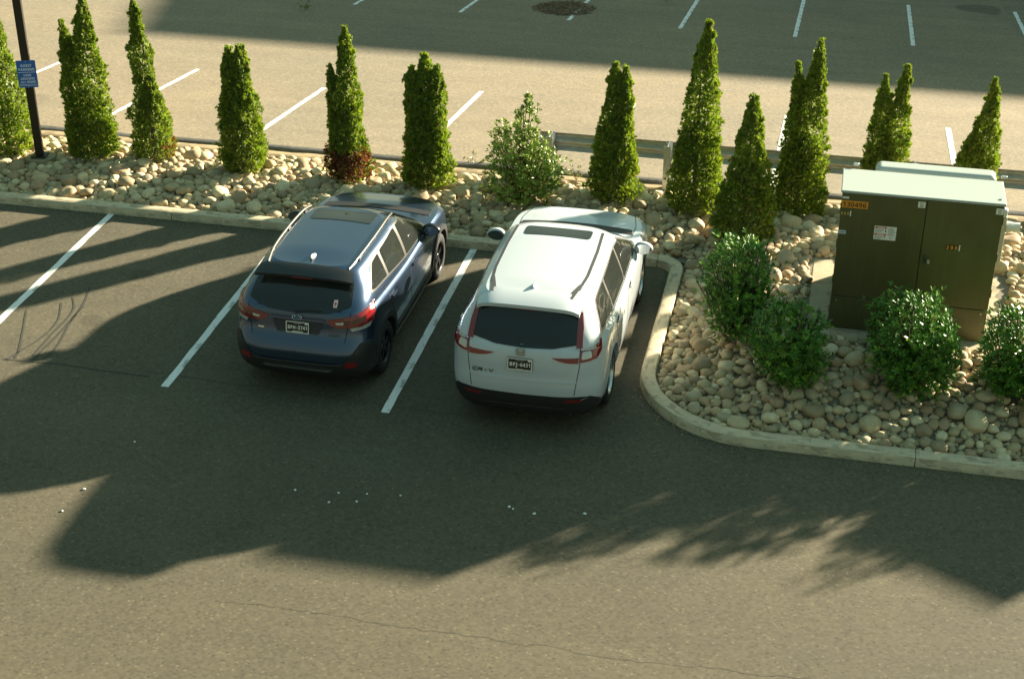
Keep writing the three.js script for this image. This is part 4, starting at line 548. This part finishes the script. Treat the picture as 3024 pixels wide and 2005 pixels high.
// --- dark blue crossover
{
  const paint = phys([0.06, 0.095, 0.165], { metalness: 0.85, roughness: 0.28, clearcoat: 1, clearcoatRoughness: 0.05 });
  const blackRim = std([0.018, 0.018, 0.02], 0.3, 0.5);
  const K = makeCar({
    name: 'parked_car', label: 'dark blue crossover with roof rails and black wheel arch trim', pos: [4.64, 0, 2.33], turn: -0.008, paint,
    lower: [[0.20, 0.79, 2.02, -2.02], [0.27, 0.85, 2.13, -2.13], [0.38, 0.88, 2.2, -2.19], [0.50, 0.89, 2.23, -2.22], [0.62, 0.895, 2.23, -2.225], [0.70, 0.898, 2.195, -2.2], [0.80, 0.9, 2.125, -2.16], [0.92, 0.893, 2.10, -2.08], [0.98, 0.882, 2.085, -2.0], [1.02, 0.855, 2.06, -1.92]],
    upper: [[1.0, 0.845, 2.06, -1.16], [1.1, 0.82, 1.99, -0.98], [1.25, 0.765, 1.885, -0.72], [1.38, 0.71, 1.78, -0.48], [1.46, 0.67, 1.72, -0.31], [1.515, 0.62, 1.68, -0.2], [1.545, 0.54, 1.62, -0.1]],
    nr: 4.6, nf: 3.3, dr: 0.8, df: 0.9, cnr: 4.6, cnf: 3.0, cdr: 0.6, cdf: 0.55, hoodCrown: 0.05, roofCrown: 0.03,
    f: z => z < -0.9 ? -0.09 * Math.pow((-z - 0.9) / 1.32, 1.6) : z > 0.2 ? 0.13 * Math.pow((z - 0.2) / 1.9, 1.4) : 0, s: y => smooth(0.6, 1.0, y) * (1 - smooth(1.08, 1.45, y)),
    axles: [-1.31, 1.355], R: 0.345, arch: 0.4, track: 0.885, rim: 0.225, spokes: 5, rimMat: blackRim, archTrim: 0.065, archMat: blackTrim, archOff: 0.018, sill: [0.215, 0.40],
    dlo: [[-0.93, 1.02], [0.2, 1.065], [1.0, 1.15], [1.48, 1.2], [1.64, 1.235], [1.22, 1.455], [0.7, 1.485], [0.1, 1.485], [-0.2, 1.45]],
    panes: [[[-0.85, 1.045], [0.16, 1.085], [0.12, 1.465], [-0.17, 1.43]], [[0.25, 1.095], [0.92, 1.165], [0.88, 1.46], [0.21, 1.47]], [[1.0, 1.175], [1.44, 1.215], [1.56, 1.245], [1.19, 1.435], [0.96, 1.455]]],
    rearGlass: [[-0.66, 1.19], [-0.38, 1.12], [0, 1.10], [0.38, 1.12], [0.66, 1.19], [0.63, 1.36], [0.55, 1.485], [-0.55, 1.485], [-0.63, 1.36]],
    shield: [[-0.72, 1.05], [0, 1.03], [0.72, 1.05], [0.58, 1.45], [0, 1.5], [-0.58, 1.45]], sunroof: [[-0.42, 0.0], [0.42, 0.0], [0.42, 0.36], [-0.42, 0.36]],
    seams: [[[-0.92, 0.42], [-0.93, 0.8], [-0.9, 1.02]], [[0.2, 0.42], [0.2, 0.8], [0.22, 1.05]], [[0.95, 0.62], [1.12, 0.88], [1.2, 1.12]]], hoodSeams: [[[0.7, -1.9], [0.76, -1.5], [0.74, -1.1]]], hatchSeams: [[[0.66, 1.14], [0.64, 1.0], [0.6, 0.78]]],
    handles: [0.06, 1.0], handleY: 0.93, mirror: [0.965, 1.09, -0.62], mirrorMat: std([0.02, 0.022, 0.028], 0.3), headlamp: [[0.45, 0.72], [0.78, 0.76], [0.82, 0.84], [0.5, 0.8]], grille: [[-0.38, 0.62], [0.38, 0.62], [0.44, 0.78], [-0.44, 0.78]], lowerGrille: [[-0.5, 0.32], [0.5, 0.32], [0.45, 0.5], [-0.45, 0.5]],
    cowl: -1.36, fin: 1.42, finMat: std([0.62, 0.6, 0.55], 0.4), plate: [0.0, 0.925, 0.305, 0.155], plateOff: 0.016, plateTilt: -0.16, drawPlate: drawPlate('BPH', '3741', (x, w, h) => { x.fillStyle = '#e8e4d8'; x.fillRect(130, 196, 220, 32); x.fillStyle = '#6b655c'; for (let k = 0; k < 9; k++) x.fillRect(142 + k * 22, 206, 15, 12); }),
  });
  const { car, A, both, cab, roofCrown, rearZ } = K;
  // bumper: black plastic below, painted wedges under the lamps stay body colour
  A.wrap([[-1.12, 0.24], [1.12, 0.24], [1.12, 0.64], [0.98, 0.745], [0.80, 0.76], [0.62, 0.55], [0.5, 0.5], [-0.5, 0.5], [-0.62, 0.55], [-0.80, 0.76], [-0.98, 0.745], [-1.12, 0.64]], blackTrim, 'bumper_trim', 0.014, car, 0.03);
  A.wrap(roundPoly([[-0.46, 0.425], [0.46, 0.425], [0.4, 0.39], [-0.4, 0.39]], 0.01), chrome, 'bumper_lip', 0.03);
  A.rear(lineOutline([[-0.58, 0.505], [0, 0.5], [0.58, 0.505]], 0.012), satin, 'bumper_edge', 0.03);
  both(s => {
    const flip = o => s > 0 ? o : mirrorX(o);
    A.wrap(flip(roundPoly([[0.6, 0.47], [0.74, 0.465], [0.76, 0.52], [0.72, 0.545], [0.62, 0.535]], 0.015)), redLens, 'reflector', 0.024);
    const t = A.wrap(flip(roundPoly([[0.37, 1.045], [0.6, 1.09], [0.82, 1.13], [1.0, 1.155], [1.07, 1.16], [1.06, 1.08], [1.02, 0.99], [0.8, 0.965], [0.52, 0.962], [0.43, 0.985]], 0.02)), redLens, 'tail_lamp', 0.016);
    A.wrap(flip(roundPoly([[0.47, 1.035], [0.66, 1.06], [0.66, 1.0], [0.5, 0.995]], 0.012)), darkLens, 'lamp_insert', 0.02, t); A.wrap(flip(roundPoly([[0.48, 1.028], [0.585, 1.04], [0.58, 1.006], [0.5, 1.003]], 0.008)), clearLens, 'reverse_lamp', 0.024, t);
    A.wrap(flip(roundPoly([[0.69, 1.06], [0.86, 1.09], [0.87, 1.03], [0.69, 1.005]], 0.012)), darkLens, 'lamp_insert', 0.02, t); A.wrap(flip(roundPoly([[0.66, 0.955], [0.98, 0.985], [0.93, 0.93], [0.68, 0.915]], 0.01)), clearLens, 'turn_lamp', 0.012, t);
    A.side(lineOutline([[-0.86, 0.285], [0.9, 0.285]], 0.02), s, satin, 'sill_strip', 0.03);
    // roof rails on three feet
    const rail = part('roof_rail', tube([[s * 0.56, 1.515, -0.12], [s * 0.575, 1.555, 0.08], [s * 0.585, 1.572, 0.7], [s * 0.565, 1.562, 1.3], [s * 0.525, 1.525, 1.62]], 0.015, 40, 8), std([0.2, 0.18, 0.15], 0.3, 0.6), car);
    for (const z of [0.08, 0.7, 1.32]) part('rail_foot', box(0.03, 0.05, 0.09, s * 0.573, 1.54, z, 0.01), blackTrim, rail);
  });
  // plate recess, bar and oval badge
  A.rear(roundPoly([[-0.33, 1.01], [0.33, 1.01], [0.27, 0.845], [-0.27, 0.845]], 0.03), phys([0.05, 0.055, 0.07], { metalness: 0.4, roughness: 0.4 }), 'plate_recess', 0.006);
  A.rear(lineOutline([[-0.35, 1.035], [0, 1.03], [0.35, 1.035]], 0.03), paint, 'hatch_bar', 0.024, car, 0.03);
  const z0 = rearZ(0, 1.055), b = part('badge', merge([new THREE.TorusGeometry(0.06, 0.005, 8, 32).scale(1, 0.52, 1), new THREE.TorusGeometry(0.05, 0.003, 6, 24, 2.4).scale(1, 0.25, 1).rotateZ(0.1)].concat([[-0.03, 0.006, 0.012], [0.012, 0.012, 0.006], [0.032, 0.006, 0.006], [0.005, -0.008, 0.006], [0.028, -0.009, 0.006], [-0.01, -0.004, 0.005]].map(([x, y, r]) => new THREE.OctahedronGeometry(r).scale(1, 1, 0.3).translate(x, y, 0)))), chrome, car); b.position.set(0, 1.062, z0 + 0.03); b.rotation.x = -0.35;
  A.rear(roundPoly([[-0.52, 0.865], [-0.44, 0.865], [-0.44, 0.885], [-0.52, 0.885]], 0.006), chrome, 'hatch_lettering', 0.006); A.rear(roundPoly([[0.4, 0.845], [0.54, 0.845], [0.54, 0.862], [0.4, 0.862]], 0.004), satin, 'hatch_lettering', 0.006);
  // spoiler over the rear window
  { const f = (u, v, yo) => { const q = u * 2 - 1, e = 1 - Math.pow(Math.abs(q), 4), x = q * lerp(0.6, 0.635, v); return [x, lerp(1.553, 1.48, Math.pow(v, 1.25)) + 0.02 * (1 - q * q) - 0.03 * Math.pow(Math.abs(q), 6) - yo * (0.2 + 0.8 * v), lerp(1.665, 1.825 + 0.04 * e, v)]; }; const a = gridGeo(24, 8, (u, v) => f(u, v, 0)), c = gridGeo(24, 8, (u, v) => f(u, v, 0.03)), rim = gridGeo(24, 1, (u, v) => f(u, 1, 0.03 * (1 - v))); a.index.array.reverse(); a.computeVertexNormals(); part('spoiler', merge([a, c, rim]), std([0.018, 0.02, 0.02], 0.35), car); part('brake_lamp', box(0.26, 0.016, 0.01, 0, 1.474, 1.868, 0.004), redLens, car); }
  { const y = 1.17, w = part('rear_wiper', tube([[-0.02, 1.125, rearZ(0, 1.125) + 0.03], [0.12, 1.15, rearZ(0.12, 1.15) + 0.025], [0.3, 1.155, rearZ(0.3, 1.155) + 0.02]], 0.008, 12, 6), blackTrim, car); part('wiper_pivot', new THREE.CylinderGeometry(0.02, 0.022, 0.03, 14).rotateX(1.2).translate(-0.02, 1.12, rearZ(0, 1.12) + 0.018), blackTrim, w); }
  part('window_sticker', lay(roundPoly([[0.435, 1.19], [0.485, 1.19], [0.485, 1.265], [0.435, 1.265]], 0.01), (x, y) => [x, y, rearZ(x, y) + 0.016, 0, 0, 1], 0.001), std('#fff', 0.6, 0, { map: canvasTexture(64, 96, (x, w, h) => { x.fillStyle = '#efc9c9'; x.fillRect(0, 0, w, h); x.fillStyle = '#b8343c'; x.beginPath(); x.arc(32, 46, 17, 0, 7); x.fill(); x.fillRect(14, 72, 36, 8); }) }), car);
}
// --- white sport utility car
{
  const paint = phys([0.52, 0.56, 0.585], { roughness: 0.38, clearcoat: 1, clearcoatRoughness: 0.04 });
  const alloy = std([0.55, 0.56, 0.57], 0.25, 0.9);
  const K = makeCar({
    name: 'parked_car', label: 'white sport utility car with red upright tail lamps', pos: [7.53, 0, 2.53], turn: 0, paint,
    lower: [[0.22, 0.82, 2.12, -2.12], [0.3, 0.88, 2.24, -2.24], [0.42, 0.915, 2.3, -2.3], [0.55, 0.928, 2.335, -2.33], [0.68, 0.932, 2.345, -2.345], [0.8, 0.932, 2.325, -2.335], [0.92, 0.93, 2.31, -2.28], [1.02, 0.922, 2.285, -2.2], [1.07, 0.908, 2.26, -2.12], [1.1, 0.88, 2.235, -2.04]],
    upper: [[1.08, 0.872, 2.235, -1.28], [1.2, 0.845, 2.17, -1.05], [1.35, 0.79, 2.09, -0.78], [1.48, 0.735, 2.02, -0.54], [1.56, 0.7, 1.975, -0.39], [1.615, 0.655, 1.94, -0.29], [1.645, 0.59, 1.9, -0.2]],
    nr: 4.3, nf: 3.6, dr: 0.85, df: 0.9, cnr: 5, cnf: 3.2, cdr: 0.6, cdf: 0.55, hoodCrown: 0.05, roofCrown: 0.03,
    f: z => z < -0.95 ? -0.085 * Math.pow((-z - 0.95) / 1.4, 1.7) : z > 0.2 ? 0.1 * Math.pow((z - 0.2) / 2.0, 1.4) : 0, s: y => smooth(0.65, 1.08, y) * (1 - smooth(1.15, 1.5, y)),
    axles: [-1.4, 1.3], R: 0.365, arch: 0.415, track: 0.915, rim: 0.25, spokes: 5, rimMat: alloy, archTrim: 0.03, archMat: paint, archOff: 0.004, sill: [0.24, 0.36],
    dlo: [[-1.0, 1.125], [0.2, 1.13], [1.1, 1.17], [1.7, 1.235], [1.88, 1.275], [1.54, 1.53], [0.8, 1.56], [0.1, 1.56], [-0.22, 1.53]],
    panes: [[[-0.93, 1.145], [0.14, 1.15], [0.1, 1.54], [-0.2, 1.51]], [[0.22, 1.155], [1.02, 1.19], [0.98, 1.53], [0.18, 1.545]], [[1.1, 1.195], [1.66, 1.252], [1.8, 1.285], [1.51, 1.51], [1.06, 1.53]]],
    rearGlass: [[-0.64, 1.235], [-0.35, 1.185], [0, 1.17], [0.35, 1.185], [0.64, 1.235], [0.625, 1.4], [0.59, 1.575], [-0.59, 1.575], [-0.625, 1.4]],
    shield: [[-0.76, 1.14], [0, 1.12], [0.76, 1.14], [0.62, 1.54], [0, 1.58], [-0.62, 1.54]], sunroof: [[-0.43, -0.06], [0.43, -0.06], [0.43, 0.22], [-0.43, 0.22]],
    seams: [[[-1.0, 0.4], [-1.02, 0.8], [-0.98, 1.1]], [[0.18, 0.4], [0.18, 0.8], [0.2, 1.13]], [[0.9, 0.62], [1.06, 0.9], [1.12, 1.16]]], hoodSeams: [[[0.72, -1.95], [0.79, -1.5], [0.78, -1.15]]], hatchSeams: [[[0.665, 1.25], [0.67, 1.0], [0.62, 0.62]]],
    handles: [0.02, 0.98], handleY: 1.0, mirror: [1.0, 1.155, -0.74], mirrorMat: paint, indicator: true, headlamp: [[0.5, 0.8], [0.84, 0.84], [0.86, 0.92], [0.52, 0.87]], grille: [[-0.46, 0.66], [0.46, 0.66], [0.52, 0.86], [-0.52, 0.86]], lowerGrille: [[-0.55, 0.34], [0.55, 0.34], [0.5, 0.5], [-0.5, 0.5]],
    cowl: -1.36, fin: 1.62, plate: [-0.03, 0.98, 0.305, 0.155], plateOff: 0.014, plateTilt: -0.12, drawPlate: drawPlate('BFJ', '6431', (x, w, h) => { x.fillStyle = '#cfcabc'; x.font = 'bold 22px sans-serif'; x.fillText('MTN VALLEY', w / 2, 212); }),
  });
  const { car, A, both, rearZ, cab, roofCrown } = K;
  A.wrap([[-1.15, 0.26], [1.15, 0.26], [1.1, 0.4], [0.98, 0.5], [0.84, 0.585], [0.7, 0.6], [0, 0.585], [-0.7, 0.6], [-0.84, 0.585], [-0.98, 0.5], [-1.1, 0.4]], blackTrim, 'bumper_trim', 0.008, car, 0.03);
  A.rear(lineOutline([[-0.5, 0.425], [0, 0.42], [0.5, 0.425]], 0.02), satin, 'bumper_lip', 0.02);
  A.rear(lineOutline([[-0.66, 0.79], [0, 0.775], [0.66, 0.79]], 0.012), paint, 'hatch_crease', 0.012, car, 0.014);
  both(s => {
    const flip = o => s > 0 ? o : mirrorX(o);
    A.wrap(flip(roundPoly([[0.5, 0.525], [0.7, 0.53], [0.7, 0.56], [0.5, 0.552]], 0.008)), redLens, 'reflector', 0.018);
    const t = A.rear(flip([[0.69, 1.2], [0.675, 1.38], [0.64, 1.525], [0.59, 1.53], [0.605, 1.38], [0.615, 1.24], [0.62, 1.2]]), redLens, 'tail_lamp', 0.016, car, 0.03);
    A.wrap(flip(roundPoly([[0.665, 1.205], [0.8, 1.2], [0.98, 1.225], [1.03, 1.21], [0.99, 1.12], [0.9, 1.06], [0.665, 1.045]], 0.02)), redLens, 'lamp_foot', 0.014, t);
    A.wrap(flip(roundPoly([[0.69, 1.165], [0.8, 1.165], [0.82, 1.09], [0.69, 1.08]], 0.02)), clearLens, 'reverse_lamp', 0.019, t);
    A.wrap(flip(roundPoly([[0.7, 1.2], [0.93, 1.225], [0.9, 1.185], [0.72, 1.18]], 0.008)), clearLens, 'turn_lamp', 0.02, t);
    A.wrap(flip([[0.655, 1.1], [0.655, 1.035], [0.52, 1.042], [0.42, 1.062], [0.35, 1.09], [0.45, 1.094]]), redLens, 'lamp_wing', 0.012, t);
    A.roof(lineOutline([[s * 0.555, -0.05], [s * 0.575, 0.5], [s * 0.57, 1.2], [s * 0.53, 1.6]], 0.035), std([0.05, 0.05, 0.045], 0.5), 'roof_channel', 0.003);
    A.roof([[s * 0.56, 1.45], [s * 0.52, 1.45], [s * 0.42, 1.82], [s * 0.5, 1.82]], std([0.06, 0.06, 0.055], 0.5), 'roof_channel_end', 0.005);
    A.side(lineOutline([[-1.0, 1.122], [0.2, 1.128], [1.1, 1.168], [1.7, 1.233], [1.86, 1.268]], 0.016), s, chrome, 'window_moulding', 0.014);
    A.wrap(flip(lineOutline([[0.78, 1.24], [0.95, 1.28], [1.08, 1.3]], 0.006)), seamMat, 'fuel_seam', 0.002);
  });
  // spoiler, carried on from the roof
  { const f = (u, v, yo) => { const q = u * 2 - 1, x = q * 0.615, e = 1 - Math.pow(Math.abs(q), 6); const z = lerp(1.72, 2.03 + 0.03 * e, v), y = lerp(1.652, 1.612, v * v) + 0.018 * (1 - q * q) * (1 - 0.5 * v) - 0.055 * Math.pow(Math.abs(q), 8) - yo * (0.25 + 0.75 * v); return [x, y, z]; }; const a = gridGeo(24, 8, (u, v) => f(u, v, 0)), c = gridGeo(24, 8, (u, v) => f(u, v, 0.045)), rim = gridGeo(24, 1, (u, v) => f(u, 1, 0.045 * (1 - v))); a.index.array.reverse(); a.computeVertexNormals(); part('spoiler', merge([a, c, rim]), paint, car); A.rear(lineOutline([[-0.6, 1.558], [0, 1.566], [0.6, 1.558]], 0.03), blackTrim, 'spoiler_shade_strip', 0.012); part('brake_lamp', box(0.3, 0.014, 0.01, 0, 1.566, 2.045, 0.004), redLens, car); }  // the black strip paints in the shade under the spoiler
  // H-shaped badge in a rounded frame, lettering
  const z0 = rearZ(-0.03, 1.125); const bar = (x0, y0, x1, y1, w) => { const L = Math.hypot(x1 - x0, y1 - y0), g = new THREE.BoxGeometry(w, L, 0.008).rotateZ(-Math.atan2(x1 - x0, y1 - y0)); return g.translate((x0 + x1) / 2, (y0 + y1) / 2, 0); };
  const bm = std([0.3, 0.29, 0.22], 0.25, 0.9), b = part('badge', merge([bar(-0.026, -0.03, -0.031, 0.03, 0.012), bar(0.026, -0.03, 0.031, 0.03, 0.012), bar(-0.026, -0.004, 0.026, -0.004, 0.011), bar(-0.048, -0.036, -0.052, 0.038, 0.006), bar(0.048, -0.036, 0.052, 0.038, 0.006), bar(-0.052, 0.038, 0.052, 0.038, 0.006), bar(-0.048, -0.036, 0.048, -0.036, 0.006)]), bm, car); b.position.set(-0.03, 1.125, z0 + 0.012); b.rotation.x = -0.25;
  const letters = (s, x, y, h) => { const seg = { C: [[1, 1, 0, 1], [0, 1, 0, 0], [0, 0, 1, 0]], R: [[0, 0, 0, 1], [0, 1, 1, 1], [1, 1, 1, 0.5], [1, 0.5, 0, 0.5], [0.4, 0.5, 1, 0]], '-': [[0.15, 0.5, 0.85, 0.5]], V: [[0, 1, 0.5, 0], [0.5, 0, 1, 1]] }, gs = []; [...s].forEach((c, i) => { for (const [a, p, q, r] of seg[c]) gs.push(bar((i * 1.15 + a * 0.85) * h, p * h * 0.62, (i * 1.15 + q * 0.85) * h, r * h * 0.62, 0.009)); }); const m = part('hatch_lettering', merge(gs), bm, car); m.position.set(x, y, rearZ(x + 0.08, y) + 0.004); m.rotation.y = -0.07; m.rotation.x = -0.04; };
  letters('CR-V', -0.6, 0.835, 0.058);
}
renderer.render(scene, camera);
